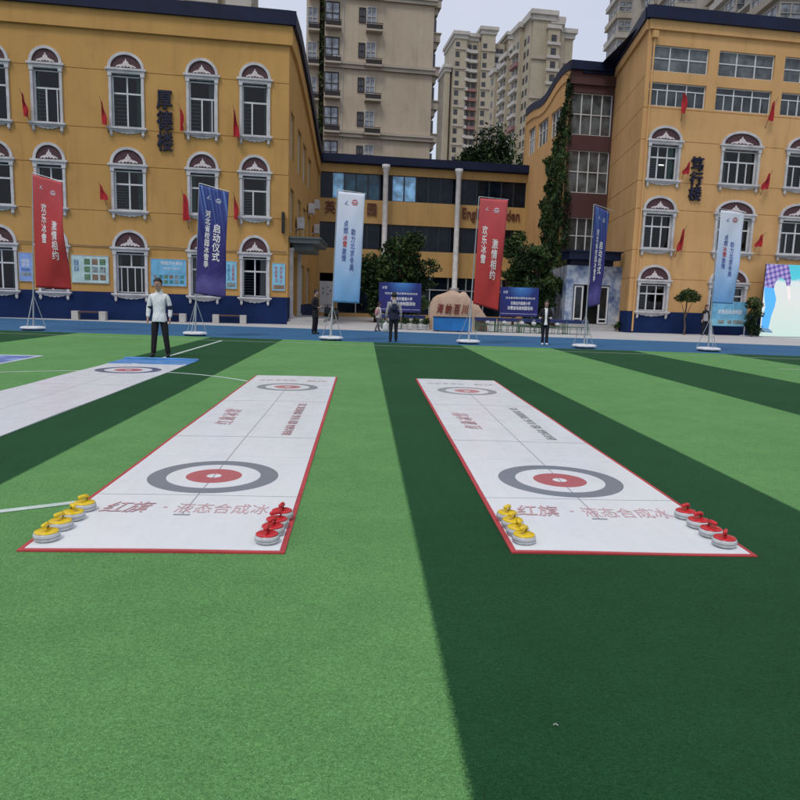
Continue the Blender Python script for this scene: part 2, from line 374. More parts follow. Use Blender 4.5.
def curling_mat(loc, ang, label, ink_a, ink_b, far_a, seed):
    t = empty('curling_mat', (loc[0], loc[1], 0.012), label, 'curling mat', 'curling mats with red edges', -ang)
    ph = seed*1.7
    zf = lambda x, y: 0.0025*math.sin(1.9*y+ph+x) + 0.002*math.sin(4.3*x+ph)
    wavy((-MATW/2, MATW/2, 0, MATL), zf, 0.010, 8, 60).build('edge_border', REDEDGE, t)
    e = 0.032
    sm = mat_sheet_material('printed_mat', [(1.735, 0.523, 1.0), (7.56, 0.5, far_a)], lines=[(1.165, 0.006), (3.36, 0.009), (5.95, 0.009)], clines=[(0.68, 7.3, 0.0055)])
    sh = wavy((-MATW/2+e, MATW/2-e, e, MATL-e), zf, 0.0135, 8, 60).build('printed_sheet', sm, t)
    lift = 0.0155
    P = lambda x, y, d=0: (x, y, lift+zf(x, y)+d)
    mb = MB(); text_fit(mb, '红旗', -0.57, -0.24, 0.715, 0.965, P, shear=0.3, bold=0.006); mb.build('lettering', ink_a, sh)
    mb = MB(); mb.add([P(-0.165, 0.83), P(-0.14, 0.83), P(-0.14, 0.855), P(-0.165, 0.855)], [(0, 1, 2, 3)]); mb.build('lettering_dot', ink_a, sh)
    mb = MB(); text_fit(mb, '液态合成冰', -0.075, 0.565, 0.72, 0.95, P)
    mb.build('lettering', ink_a, sh)
    mb = MB(); mb.add([P(-0.055, 0.665), P(0.055, 0.665), P(0.055, 0.69), P(-0.055, 0.69)], [(0, 1, 2, 3)]); mb.build('hack_mark', INKGREY, sh)
    # vertical writing along the mat between the two lines
    Q = lambda x, y, d=0: P(-0.375-y, x, d)
    for i, ch in enumerate('红旗冰雪'):
        mb = MB(); text_fit(mb, ch, 4.05+0.29*i, 4.31+0.29*i, -0.08+0.012*i, 0.12+0.012*i, Q, shear=0.25, bold=0.008); mb.build('character', ink_a, sh)
    Q = lambda x, y, d=0: P(0.40-y, x, d)
    for wd, y0, y1 in (('液态合成冰', 3.50, 4.12), ('RED', 4.20, 4.42), ('FLAG', 4.50, 4.79), ('SYNTHETIC', 4.87, 5.50), ('ICE', 5.58, 5.76)):
        mb = MB(); text_fit(mb, wd, y0, y1, -0.055, 0.055, Q, bold=0.01); mb.build('lettering', ink_b, sh)
    # far-end writing, printed for the players at the other end
    mb = MB(); Q = lambda x, y, d=0: P(-x, 2*8.47-y, d)
    text_fit(mb, '红旗', -0.60, -0.235, 8.37, 8.57, Q, shear=0.25); mb.build('lettering', ink_b, sh)
    mb = MB(); text_fit(mb, '液态合成冰', -0.075, 0.60, 8.375, 8.565, Q)
    mb.build('lettering', ink_b, sh)
    return t
mat_a = curling_mat((-1.4122, 3.8784), -0.0594, 'white curling mat lying on the light green stripe, yellow stones at its left corner', INKRED, INKRED, 0.85, 1)
mat_b = curling_mat((1.4666, 4.0858), -0.0457, 'white curling mat lying on the dark green stripe, yellow stones on its left edge', INKRED, INKPALE, 0.8, 2)

# left-hand mats
def flat_mat(loc, ang, W, L, label, mat, extra=None, group=None):
    t = empty('curling_mat', (loc[0], loc[1], 0.012), label, 'curling mat', group, -ang)
    zf = lambda x, y: 0.003*math.sin(2.1*y+x*1.3)
    wavy((-W/2, W/2, 0, L), zf, 0.012, 6, 50).build('printed_sheet', mat, t)
    return t
m3 = flat_mat((-4.72, 5.1), -0.058, 1.58, 9.4, 'plain white curling mat with blue far end, behind it the man in white',
     mat_sheet_material('plain_mat', [(8.15, 0.6, 1.0)], base=(0.72, 0.74, 0.76), outer=(0.10, 0.11, 0.22), lines=[(5.9, 0.008)], clines=[(1.0, 7.6, 0.005)], red=(0.5, 0.12, 0.16), seams=tuple(0.55*i for i in range(1, 11))))
BLUEM = M('light_blue_pvc', (0.085, 0.26, 0.56), 0.4, 0.2, 2.5)
mb = wavy((-0.80, 0.80, 9.30, 10.35), lambda x, y: 0.004*math.sin(5*x), 0.0165, 6, 6)
mb.tube([(-0.81, 10.37, 0.03), (-0.3, 10.40, 0.028), (0.3, 10.36, 0.03), (0.81, 10.38, 0.026)], [0.028, 0.024, 0.028, 0.022], 12)
mb.build('blue_end_strip', BLUEM, m3)
mm, nt, b = new_mat('blue_printed_mat')
tc = N(nt, 'ShaderNodeTexCoord'); sx = N(nt, 'ShaderNodeSeparateXYZ'); nt.links.new(tc.outputs['Object'], sx.inputs[0])
ed = math_(nt, 'MAXIMUM', math_(nt, 'GREATER_THAN', math_(nt, 'ABSOLUTE', sx.outputs[0]), 0.69), math_(nt, 'GREATER_THAN', sx.outputs[1], 9.05))
c = ramp(nt, noise(nt, 1.4, 3), [(0.38, (0.09, 0.15, 0.42)), (0.5, (0.16, 0.26, 0.55)), (0.62, (0.30, 0.42, 0.66))])
nt.links.new(mixc(nt, ed, c, (0.62, 0.66, 0.72)), b.inputs['Base Color']); b.inputs['Roughness'].default_value = 0.4
flat_mat((-8.22, 6.3), -0.056, 1.53, 9.2, 'blue printed mat with white edges at the far left of the field', mm)

# ------------------------------------------------------------------ curling stones
def stone_proto(body_col, top_mat):
    t = bpy.data.objects.new('curling_stone', None); COL.objects.link(t); t.empty_display_size = 0.1
    mb = MB()
    mb.lathe([(0.050, 0.0), (0.066, 0.003), (0.076, 0.012), (0.0795, 0.024), (0.0795, 0.040), (0.077, 0.049), (0.070, 0.055)], 36)
    mb.build('body', body_col, t, smooth=True)
    mb = MB(); mb.lathe([(0.0802, 0.025), (0.0812, 0.026), (0.0812, 0.030), (0.0802, 0.031)], 36); mb.build('band', BANDM, t, smooth=True)
    mb = MB(); mb.lathe([(0.073, 0.0535), (0.072, 0.059), (0.066, 0.0625), (0.03, 0.0645), (0.0, 0.0645)], 36); mb.build('cap', top_mat, t, smooth=True)
    mb = MB(); mb.tube([(0, 0.034, 0.060), (0, 0.034, 0.088), (0, 0.028, 0.098), (0, 0.012, 0.103), (0, -0.048, 0.104), (0, -0.056, 0.101)],
                       [0.020, 0.014, 0.0135, 0.0135, 0.0145, 0.008], 12)
    mb.build('handle', top_mat, t, smooth=True)
    return t
BODYM = M('pale_granite', (0.50, 0.51, 0.52), 0.28, 0.2, 22, 0.22)
BANDM = M('grey_band', (0.24, 0.25, 0.26), 0.6, 0.15, 20)
YEL = M('yellow_plastic', (0.78, 0.53, 0.012), 0.26, 0.12, 18, 0.1, spec=0.5)
REDP = M('red_plastic', (0.56, 0.016, 0.022), 0.26, 0.14, 18, 0.1, spec=0.5)
py = stone_proto(BODYM, YEL); pr = stone_proto(BODYM, REDP); used = set()
def stones(base, ang, pts, proto, colour, where, group, rot):
    names = ['nearest in its row', 'second nearest in its row', 'third nearest in its row', 'farthest in its row']
    for i, (x, y) in enumerate(pts):
        c, s = math.cos(ang), math.sin(ang)
        P = (base[0]+x*c+y*s, base[1]-x*s+y*c, 0.0265)
        o = proto if proto.name not in used else copy_tree(proto); used.add(proto.name)
        o.location = P; o.scale = (0.94, 0.94, 0.94); o.rotation_euler = (0, 0, rot+random.uniform(-0.8, 0.8))
        tag(o, f'{colour} curling stone {where}, {names[i]}', 'curling stone', group)
A, B_ = ((-1.4122, 3.8784), -0.0594), ((1.4666, 4.0858), -0.0457)
stones(*A, [(-0.665, 0.165), (-0.668, 0.365), (-0.668, 0.555), (-0.672, 0.76)], py, 'yellow', 'on the light stripe mat', 'yellow stones on the light stripe mat', 0.4)
stones(*A, [(0.640, 0.165), (0.655, 0.315), (0.665, 0.455), (0.678, 0.635)], pr, 'red', 'on the light stripe mat', 'red stones on the light stripe mat', -0.1)
stones(*B_, [(-0.655, 0.165), (-0.665, 0.305), (-0.668, 0.455), (-0.672, 0.615)], py, 'yellow', 'on the dark stripe mat', 'yellow stones on the dark stripe mat', 0.1)
stones(*B_, [(0.632, 0.160), (0.634, 0.345), (0.636, 0.53), (0.638, 0.73)], pr, 'red', 'on the dark stripe mat', 'red stones on the dark stripe mat', -0.4)
mb = MB(); mb.tube([(0.588, 2.32, 0.017), (0.597, 2.328, 0.018), (0.604, 2.318, 0.017)], 0.0024, 6)
tag(mb.build('litter', CONC), 'tiny white scrap lying on the dark green turf in front', 'litter')

# ------------------------------------------------------------------ school buildings
def arched_window(par, off, uc, w, sill, spring, arch, front, style, seed, lit=False):
    """window part with surround, pane, sill, tympanum, bars, curtain. front = v of the wall face"""
    r = random.Random(seed); V = front; a = uc-w/2; b = uc+w/2; pw = 0.125; gl = V+0.20
    # white frame
    mb = MB(); x0, x1 = a+pw, b-pw; z0, z1 = sill+0.02, spring-0.26; ft = 0.065
    tz = z0+(z1-z0)*0.66
    for (p, q, s, t) in ((x0, x0+ft, z0, z1), (x1-ft, x1, z0, z1), (x0+ft, x1-ft, z0, z0+ft), (x0+ft, x1-ft, z1-ft, z1), (x0+ft, x1-ft, tz-0.04, tz+0.04)):
        mb.box(p, q, gl-0.05, gl+0.03, s, t)
    cx = (x0+x1)/2
    if style == 'three':
        for k in (1, 2): mb.box(x0+(x1-x0)*k/3-0.035, x0+(x1-x0)*k/3+0.035, gl-0.045, gl+0.025, z0+ft, z1-ft)
    elif style == 'four':
        mb.box(cx-0.045, cx+0.045, gl-0.045, gl+0.025, z0+ft, z1-ft)
        for k in (1, 3): mb.box(x0+(x1-x0)*k/4-0.03, x0+(x1-x0)*k/4+0.03, gl-0.04, gl+0.02, z0+ft, tz-0.04)
    elif style == 'cross':
        mb.box(cx-0.035, cx+0.035, gl-0.045, gl+0.025, z0+ft, z1-ft)
    elif style == 'slide':
        for k in (0.15, 0.36, 0.62, 0.85): mb.box(x0+(x1-x0)*k-0.022, x0+(x1-x0)*k+0.022, gl-0.04, gl+0.02, z0+ft, tz-0.04)
        mb.box(cx-0.035, cx+0.035, gl-0.045, gl+0.025, tz+0.04, z1-ft)
    else:
        k = 0.42+r.uniform(-0.04, 0.06); mb.box(x0+(x1-x0)*k-0.035, x0+(x1-x0)*k+0.035, gl-0.045, gl+0.025, z0+ft, tz-0.04)
        if r.random() < 0.5: mb.box(x1-0.20, x1-0.15, gl-0.04, gl+0.02, z0+ft, tz-0.04)
    win = mb.build('window', WHITE, par, off)
    # stucco surround: pilasters, lintel, arch ring, keystone
    mb = MB()
    mb.box(a, a+pw, V-0.09, V+0.22, sill, spring-0.20); mb.box(b-pw, b, V-0.09, V+0.22, sill, spring-0.20)
    mb.box(a-0.03, a+pw+0.03, V-0.12, V-0.001, spring-0.34, spring-0.20); mb.box(b-pw-0.03, b+0.03, V-0.12, V-0.001, spring-0.34, spring-0.20)
    mb.box(a-0.05, b+0.05, V-0.11, V+0.22, spring-0.20, spring-0.06); mb.box(a-0.13, b+0.13, V-0.17, V-0.001, spring-0.06, spring+0.04)
    n = 28; rx, rz = w/2+0.03, arch-spring-0.04; ring = []
    for i in range(n+1):
        t = math.pi*i/n; ring.append((math.cos(t), math.sin(t)))
    for (cs, sn), (cs2, sn2) in zip(ring, ring[1:]):
        O1, O2 = (uc+rx*cs, spring+0.04+rz*sn), (uc+rx*cs2, spring+0.04+rz*sn2)
        k = 0.135
        I1, I2 = (uc+(rx-k)*cs, spring+0.04+(rz-k*0.95)*sn), (uc+(rx-k)*cs2, spring+0.04+(rz-k*0.95)*sn2)
        Z = V-0.11
        mb.quad((O1[0], Z, O1[1]), (O2[0], Z, O2[1]), (I2[0], Z, I2[1]), (I1[0], Z, I1[1]))
        mb.quad((O1[0], V, O1[1]), (O2[0], V, O2[1]), (O2[0], Z, O2[1]), (O1[0], Z, O1[1]))
        mb.quad((I1[0], Z, I1[1]), (I2[0], Z, I2[1]), (I2[0], V, I2[1]), (I1[0], V, I1[1]))
    mb.build('surround', STUCCO, win, off)
    mb = MB(); pts = [(uc+(rx-0.12)*cs, spring+0.045+(rz-0.11)*sn) for cs, sn in ring]; mb.prism(pts, V-0.04, V-0.002); ty = mb.build('tympanum', TYMP, win, off)
    mb = MB(); W2 = w*0.285; base = spring+0.10; hh = (rz-0.16)*0.72; ow = []
    for i in range(57):                      # scrolled crest: tall leaf in the middle, curling leaves to the sides
        t = i/56; x = (t-0.5)*2; env = 0.20+0.22*(1-abs(x))+0.50*math.exp(-(x/0.24)**2)-0.16*abs(x)**6
        ow.append((uc+x*W2, base+hh*env*(0.74+0.26*abs(math.cos(4.5*math.pi*x)))))
    ow += [(uc+W2*0.93, base-0.02), (uc+W2*0.70, base+hh*0.06), (uc+W2*0.52, base-0.02), (uc+W2*0.30, base+hh*0.10), (uc+W2*0.14, base), (uc, base+hh*0.16),
           (uc-W2*0.14, base), (uc-W2*0.30, base+hh*0.10), (uc-W2*0.52, base-0.02), (uc-W2*0.70, base+hh*0.06), (uc-W2*0.93, base-0.02)]
    mb.prism(ow[::-1], V-0.075, V-0.041)
    mb.build('ornament', ORN, win, off)
    # sill with two brackets and a scalloped apron
    mb = MB(); mb.bevbox(a-0.12, b+0.12, V-0.20, V+0.20, sill-0.10, sill, 0.015); mb.box(a-0.05, b+0.05, V-0.13, V-0.001, sill-0.17, sill-0.10)
    for x in (a+0.02, b-0.14): mb.box(x, x+0.12, V-0.12, V-0.001, sill-0.36, sill-0.17); mb.box(x+0.02, x+0.10, V-0.09, V-0.001, sill-0.42, sill-0.36)
    ap = [(a+0.2, sill-0.17)]; m_ = 36
    for i in range(m_+1):
        t = i/m_; ap.append((a+0.2+(w-0.4)*t, sill-0.21-0.10*math.sin(math.pi*t)*(0.55+0.45*abs(math.sin(5*math.pi*t)))))
    ap.append((b-0.2, sill-0.17)); mb.prism(ap, V-0.07, V-0.002)
    mb.build('sill', STUCCO, win, off)
    mb = MB(); mb.quad((x0+ft, gl, z0+ft), (x1-ft, gl, z0+ft), (x1-ft, gl, z1-ft), (x0+ft, gl, z1-ft)); mb.build('pane', CLEAR, win, off)
    # dark sheet behind the glass stands in for room shade; then curtains
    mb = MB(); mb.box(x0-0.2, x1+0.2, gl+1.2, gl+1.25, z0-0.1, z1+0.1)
    mb.build('painted_room_shade', DARKIN, win, off)
    cw = r.uniform(0.16, 0.3)*(x1-x0); side = r.choice((0, 1, 2)); mb = MB()
    def drape(xa, xb):
        n = 14; xs = [xa+(xb-xa)*i/n for i in range(n+1)]
        for i in range(n):
            ya, yb = gl+0.14+0.03*math.sin(i*1.9), gl+0.14+0.03*math.sin((i+1)*1.9)
            mb.quad((xs[i], ya, z0), (xs[i+1], yb, z0), (xs[i+1], yb, z1), (xs[i], ya, z1))
    if side in (1, 2): drape(x1-cw, x1)
    if side in (0, 2): drape(x0, x0+cw*0.7)
    if mb.v: mb.build('curtain', CURT if r.random() < 0.72 else CURTW, win, off)
    if r.random() < 0.75 and style != 'slide':
        mb = MB(); e = x0+(x1-x0)*(0.40 if style != 'cross' else 0.5); nb = 9
        for i in range(nb): z = z0+ft+0.06+(tz-z0-0.2)*i/(nb-1); mb.box(x0+ft, e, gl+0.035, gl+0.055, z-0.012, z+0.012)
        mb.build('security_bars', BARS, win, off)
    if lit:
        mb = MB(); mb.box(cx-0.15, cx+0.35, gl+0.7, gl+0.78, tz+0.14, tz+0.19); mb.box(x1-0.5, x1-0.2, gl+0.9, gl+0.98, tz-0.22, tz-0.18); mb.build('ceiling_lamp', emat('lamp_tube', (1.0, 0.98, 0.92), 3.0), win, off)
    return win
def plain_window(par, off, O, sd, nin, s0, s1, z0, z1, depth, nx, nz, pane=GLASS, name='window', bw=0.05):
    """frame of bars + pane in any wall"""
    O = Vector(O); sd = Vector(sd); nin = Vector(nin); mb = MB()
    def bar(a, b, c, d, y0=-0.045, y1=0.03):
        P = [O+sd*s+nin*(depth+y)+Vector((0, 0, z)) for s, y, z in ((a,y0,c),(b,y0,c),(b,y1,c),(a,y1,c),(a,y0,d),(b,y0,d),(b,y1,d),(a,y1,d))]
        mb.add(P, [(0,3,2,1),(4,5,6,7),(0,1,5,4),(1,2,6,5),(2,3,7,6),(3,0,4,7)])
    bar(s0, s0+bw, z0, z1); bar(s1-bw, s1, z0, z1); bar(s0+bw, s1-bw, z0, z0+bw); bar(s0+bw, s1-bw, z1-bw, z1)
    for i in range(1, nx): x = s0+(s1-s0)*i/nx; bar(x-bw*0.6, x+bw*0.6, z0+bw, z1-bw, -0.05, 0.025)
    for t in nz: z = z0+(z1-z0)*t; bar(s0+bw, s1-bw, z-bw*0.5, z+bw*0.5, -0.04, 0.02)
    win = mb.build(name, WHITE, par, off)
    mb = MB(); P = [O+sd*s+nin*depth+Vector((0, 0, z)) for s, z in ((s0, z0), (s1, z0), (s1, z1), (s0, z1))]; mb.quad(*P); mb.build('pane', pane, win, off)
    return win
def strip_along(mb, prof, lo, hi, outset, thick, mi=0):
    """band along a plan polyline prof = [(u,v,z,nx,ny)], from z+lo to z+hi, standing 'outset' proud"""
    for p, q in zip(prof, prof[1:]):
        o = lambda c, k, dz: (c[0]+c[3]*k, c[1]+c[4]*k, c[2]+dz)
        a, b = o(p, outset, lo), o(q, outset, lo); c, d = o(q, outset, hi), o(p, outset, hi)
        a2, b2, c2, d2 = o(p, -thick, lo), o(q, -thick, lo), o(q, -thick, hi), o(p, -thick, hi)
        mb.quad(a, b, c, d, mi); mb.quad(a2, b2, b, a, mi); mb.quad(d, c, c2, d2, mi); mb.quad(d2, c2, b2, a2, mi)
    for e in (prof[0], prof[-1]):
        o = lambda k, dz: (e[0]+e[3]*k, e[1]+e[4]*k, e[2]+dz)
        mb.quad(o(outset, lo), o(outset, hi), o(-thick, hi), o(-thick, lo), mi)

# ---- left wing
VL = 37.8; LW0 = (-12.0, VL, 0.0)
left = empty('school_building', F(*LW0), 'ochre three storey school wing with arched windows on the left side of the photo', 'building', None, TH)
cols = [(-14.38, 1.55), (-11.92, 1.45), (-8.22, 1.66), (-4.62, 1.52), (-2.03, 1.52)]
extra_cols = [(-17.3, 1.55), (-20.2, 1.55)]
rows = [(1.38, 3.65, 4.56), (5.50, 7.72, 8.57), (9.50, 12.22, 13.02)]
ops = []
for uc, w in cols+extra_cols:
    for si, sp, ar in rows: ops.append((uc-w/2+0.05, uc+w/2-0.05, si, sp-0.1, 0.26, False))
allc = sorted(cols+extra_cols)
for gz in (3.62, 5.45, 7.66, 9.42, 12.14):
    ed = [-24.0]+[x for uc, w in allc for x in (uc-w/2-0.16, uc+w/2+0.16)]+[-0.33]
    for i in range(0, len(ed), 2):
        if ed[i+1]-ed[i] > 0.1: ops.append((ed[i], ed[i+1]-0.001, gz-0.018, gz+0.018, 0.03, True))
mb = MB()
wall(mb, (0, VL, 0), (1, 0, 0), (0, 1, 0), -24.0, -0.33, 1.42, 14.0, ops)
# side wall towards the courtyard
SA = Vector((-0.33, VL, 0)); SB = Vector((1.82, 56.1, 0)); SL = (SB-SA).length; sd = (SB-SA)/SL; nin = Vector((-sd.y, sd.x, 0))
sidew = [(0.9, 2.5, 8.7, 11.1), (4.15, 6.05, 8.5, 11.0), (7.0, 9.0, 8.5, 10.8), (10.2, 12.2, 8.6, 10.6),
         (0.9, 2.5, 4.9, 7.2), (4.4, 6.1, 5.0, 7.1), (7.4, 9.2, 5.0, 7.0), (10.4, 12.2, 5.0, 6.9)]
dooro = (1.3, 4.4, 0.35, 3.75)
wall(mb, SA, sd, nin, 0, SL, 0, 11.2, [(*s, 0.28, False) for s in sidew]+[(*dooro, 0.5, False)]+[(6.5, 8.5, 1.0, 3.4, 0.25, False), (10.0, 12.2, 1.0, 3.4, 0.25, False)])
prof = [(0, 15.45), (2.5, 15.45), (7, 14.75), (10, 14.15), (12.5, 13.55), (15, 12.9), (SL, 12.35)]
pr3 = [(SA.x+sd.x*s, SA.y+sd.y*s, z, sd.y, -sd.x) for s, z in prof]
for p, q in zip(pr3, pr3[1:]): mb.quad((p[0], p[1], 11.2), (q[0], q[1], 11.2), (q[0], q[1], q[2]-0.6), (p[0], p[1], p[2]-0.6))
mb.quad((-24, VL, 14.0), (-0.33, VL, 14.0), (-0.33, VL, 15.0), (-24, VL, 15.0))
mb.quad((-24, 56.1, 0), (-24, VL, 0), (-24, VL, 15), (-24, 56.1, 15)); mb.quad((1.82, 56.1, 0), (-24, 56.1, 0), (-24, 56.1, 15), (1.82, 56.1, 11.9))
mb.build('wall', OCHRE, left, LW0)
mb = MB(); wall(mb, (0, VL-0.03, 0), (1, 0, 0), (0, 1, 0), -24.0, -0.33, 0.0, 1.42, [])
mb.quad((-24, VL-0.03, 1.42), (-0.33, VL-0.03, 1.42), (-0.33, VL, 1.42), (-24, VL, 1.42)); mb.quad((-0.33, VL-0.03, 0), (-0.33, VL, 0), (-0.33, VL, 1.42), (-0.33, VL-0.03, 1.42))
mb.build('plinth', NAVYWALL, left, LW0)
mb = MB()
fr = [(-24, VL, 15.45, 0, -1), (-0.33, VL, 15.45, 0, -1)]
strip_along(mb, fr, -1.50, -0.601, 0.16, 0.0); strip_along(mb, pr3, -1.50, -0.601, 0.16, 0.0)
mb.quad((-0.33, VL-0.16, 13.95), (-0.33+0.16, VL-0.14, 13.95), (-0.33+0.16, VL-0.14, 14.849), (-0.33, VL-0.16, 14.849))
mb.build('cornice', OCHRE, left, LW0)
mb = MB(); strip_along(mb, fr, -0.6, 0.06, 0.34, 0.3); strip_along(mb, pr3, -0.6, 0.06, 0.34, 0.3)
mb.quad((-0.33, VL-0.34, 14.85), (-0.33+0.34, VL-0.3, 14.85), (-0.33+0.34, VL-0.3, 15.51), (-0.33, VL-0.34, 15.51))
mb.add([(-0.33, VL-0.34, 15.51), (0.01, VL-0.3, 15.51), (-0.33, VL, 15.51)], [(0, 1, 2)])
for p, q in zip(pr3, pr3[1:]): mb.quad((p[0], p[1], p[2]-0.25), (q[0], q[1], q[2]-0.25), (-24, q[1], q[2]-0.25), (-24, p[1], p[2]-0.25))
mb.build('roof', NAVY, left, LW0)
sty = {0: ['cross', 'two', 'cross', 'two', 'two'], 1: ['two', 'cross', 'cross', 'two', 'two'], 2: ['cross', 'two', 'cross', 'two', 'two']}
for ri, (si, sp, ar) in enumerate(rows):
    for ci, (uc, w) in enumerate(cols+extra_cols):
        st = sty[ri][ci] if ci < 5 else 'two'
        if ri == 0 and ci == 2: st = 'slide'
        if ri == 0 and ci == 4: st = 'cross'
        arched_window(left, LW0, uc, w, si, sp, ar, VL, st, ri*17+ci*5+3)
for s in sidew+[(6.5, 8.5, 1.0, 3.4), (10.0, 12.2, 1.0, 3.4)]: plain_window(left, LW0, SA, sd, nin, *s, 0.2, 2, (0.66,))
# side entrance: white pilasters, door, canopy
G = lambda s, k, z: tuple(SA+sd*s-nin*k+Vector((0, 0, z)))
def sbox(mb, s0, s1, k0, k1, z0, z1, mi=0):
    mb.add([G(s0,k1,z0),G(s1,k1,z0),G(s1,k0,z0),G(s0,k0,z0),G(s0,k1,z1),G(s1,k1,z1),G(s1,k0,z1),G(s0,k0,z1)],
           [(0,3,2,1),(4,5,6,7),(0,1,5,4),(1,2,6,5),(2,3,7,6),(3,0,4,7)], mi)
for s in (0.75, 4.55):
    mb = MB(); sbox(mb, s, s+0.4, 0.0, 0.16, 0.3, 3.9); sbox(mb, s-0.06, s+0.46, 0.0, 0.22, 3.9, 4.05); sbox(mb, s-0.06, s+0.46, 0.0, 0.22, 0.3, 0.5)
    mb.build('entrance_pilaster', STUCCO, left, LW0)
plain_window(left, LW0, SA, sd, nin, *dooro, 0.4, 4, (0.72,), GLASS, 'glass_door', 0.07)
mb = MB(); sbox(mb, 0.3, 5.6, 0.03, 1.60, 4.30, 4.52); sbox(mb, 0.2, 5.7, 0.03, 1.70, 4.522, 4.60); sbox(mb, 0.9, 5.0, 0.1, 1.2, 3.95, 4.298)
mb.build('entrance_canopy', CANOPY, left, LW0)
mb = MB(); sbox(mb, -0.1, 6.4, 0.0, 2.3, 0, 0.15); sbox(mb, 0.2, 6.1, 0.0, 1.9, 0.15, 0.30); sbox(mb, 0.5, 5.8, 0.0, 1.5, 0.30, 0.36); mb.build('entrance_step', CONC, left, LW0)
mb = MB(); wall(mb, SA-nin*0.03, sd, nin, 0, 1.2, 0, 1.42, []); wall(mb, SA-nin*0.03, sd, nin, 4.98, SL, 0, 1.0, []); mb.build('plinth', NAVYWALL, left, LW0)

mb = MB(); zz = lambda u: 3.74-0.05*math.sin(u*1.1)
mb.tube([(u, VL-0.05, zz(u)) for u in np.linspace(-23.5, -0.4, 60)], 0.016, 5); mb.build('cable', DKMETAL, left, LW0)
mb = MB(); mb.bevbox(-0.66, -0.50, VL-0.34, VL-0.05, 4.72, 5.78, 0.03); mb.tube([(-0.58, VL-0.1, 5.6), (-0.58, VL, 5.6)], 0.02, 6); mb.build('wall_speaker', BLACK, left, LW0)
for s_, z_ in ((9.5, 6.9), (13.6, 7.7), (13.6, 6.0), (3.1, 5.3)):
    mb = MB(); sbox(mb, s_, s_+0.85, 0.12, 0.45, z_, z_+0.62); sbox(mb, s_+0.05, s_+0.8, 0.001, 0.12, z_-0.05, z_-0.01); mb.build('air_conditioner', STUCCO, left, LW0)

# ---- right wing with the brown stair block
VR = 38.3; RW0 = (24.0, VR, 0.0)
right = empty('school_building', F(*RW0), 'ochre school wing with brown stair block and four floors on the right', 'building', None, TH)
rcols = [(20.55, 1.95), (25.25, 2.42), (29.35, 2.42)]
rrows = [(1.27, 3.05, 3.92), (4.84, 6.98, 7.78), (8.66, 10.78, 11.58)]
wide = [(19.36, 22.78), (23.40, 26.83), (27.45, 30.85), (31.5, 34.9)]; wz = [(12.62, 13.87), (14.45, 15.80)]
ops = [(uc-w/2+0.05, uc+w/2-0.05, si, sp-0.1, 0.26, False) for uc, w in rcols for si, sp, ar in rrows]
ops += [(a, b, c, d, 0.3, False) for a, b in wide for c, d in wz]
for gz in (3.14, 4.74, 7.03, 8.56, 10.80):
    ed = [19.1]+[x for uc, w in rcols for x in (uc-w/2-0.16, uc+w/2+0.16)]+[35.5]
    for i in range(0, len(ed), 2): ops.append((ed[i]+0.001, ed[i+1]-0.001, gz-0.018, gz+0.018, 0.03, True))
ops.append((19.101, 35.4, 12.48, 12.515, 0.03, True))
mb = MB(); wall(mb, (0, VR, 0), (1, 0, 0), (0, 1, 0), 19.1, 35.5, 1.25, 17.1, ops)
RA = Vector((19.1, VR, 0)); RB = Vector((21.1, 46.5, 0)); RL = (RB-RA).length; rd = (RB-RA)/RL; rn = Vector((rd.y, -rd.x, 0))
gro = [(0.02, RL-0.02, z-0.018, z+0.018, 0.03, True) for z in (3.14, 4.74, 7.03, 8.56, 10.80, 12.5, 14.2)]
wall(mb, RA, rd, rn, 0, RL, 0.0, 17.1, gro)
mb.quad((35.5, VR, 0), (35.5, 58, 0), (35.5, 58, 17.1), (35.5, VR, 17.1)); mb.quad((35.5, 58, 0), (18.7, 58, 0), (18.7, 58, 16.4), (35.5, 58, 17.1))
# block's courtyard side wall with wavy parapet
BA = Vector((17.95, 46.5, 0)); BB = Vector((18.62, 57.4, 0)); BL = (BB-BA).length; bd = (BB-BA)/BL; bn = Vector((bd.y, -bd.x, 0))
bwin = [(1.7, 4.0, 13.25, 15.0), (4.7, 7.3, 13.25, 15.05), (8.1, 10.0, 13.2, 15.2)]
wall(mb, BA, bd, bn, 0, BL, 0, 15.35, [(*q, 0.25, False) for q in bwin])
bprof = [(0, 17.35), (1.6, 17.45), (3.0, 17.30), (4.4, 16.92), (5.6, 16.70), (7.0, 16.72), (8.4, 16.95), (9.6, 17.05), (BL, 17.05)]
bp3 = [(BA.x+bd.x*s, BA.y+bd.y*s, z, -bd.y, bd.x) for s, z in bprof]
for p, q in zip(bp3, bp3[1:]): mb.quad((p[0], p[1], 15.35), (q[0], q[1], 15.35), (q[0], q[1], q[2]-0.5), (p[0], p[1], p[2]-0.5))
mb.build('wall', OCHRE_R, right, RW0)
# brown front of the stair block
bops = [(18.16, 21.02, 12.77, 15.46, 0.3, False), (18.2, 21.06, 9.02, 11.80, 0.3, False), (18.45, 21.06, 4.98, 7.40, 0.3, False)]
mb = MB(); wall(mb, (0, 46.5, 0), (1, 0, 0), (0, 1, 0), 17.95, 21.1, 0, 16.8, bops); mb.box(17.93, 21.09, 46.36, 46.499, 15.95, 16.8)
mb.build('brown_wall', BROWN, right, RW0)
mb = MB(); mb.box(18.7, 20.95, 46.25, 57.4, 16.62, 16.8)
fr = [(17.83, 46.5, 17.35, 0, -1), (20.98, 46.5, 17.35, 0, -1)]; strip_along(mb, fr, -0.55, 0.0, 0.36, 0.2); strip_along(mb, bp3, -0.5, 0.06, 0.12, 0.3)
fr = [(19.1, VR, 17.7, 0, -1), (35.5, VR, 17.7, 0, -1)]; strip_along(mb, fr, -0.64, 0, 0.34, 0.3)
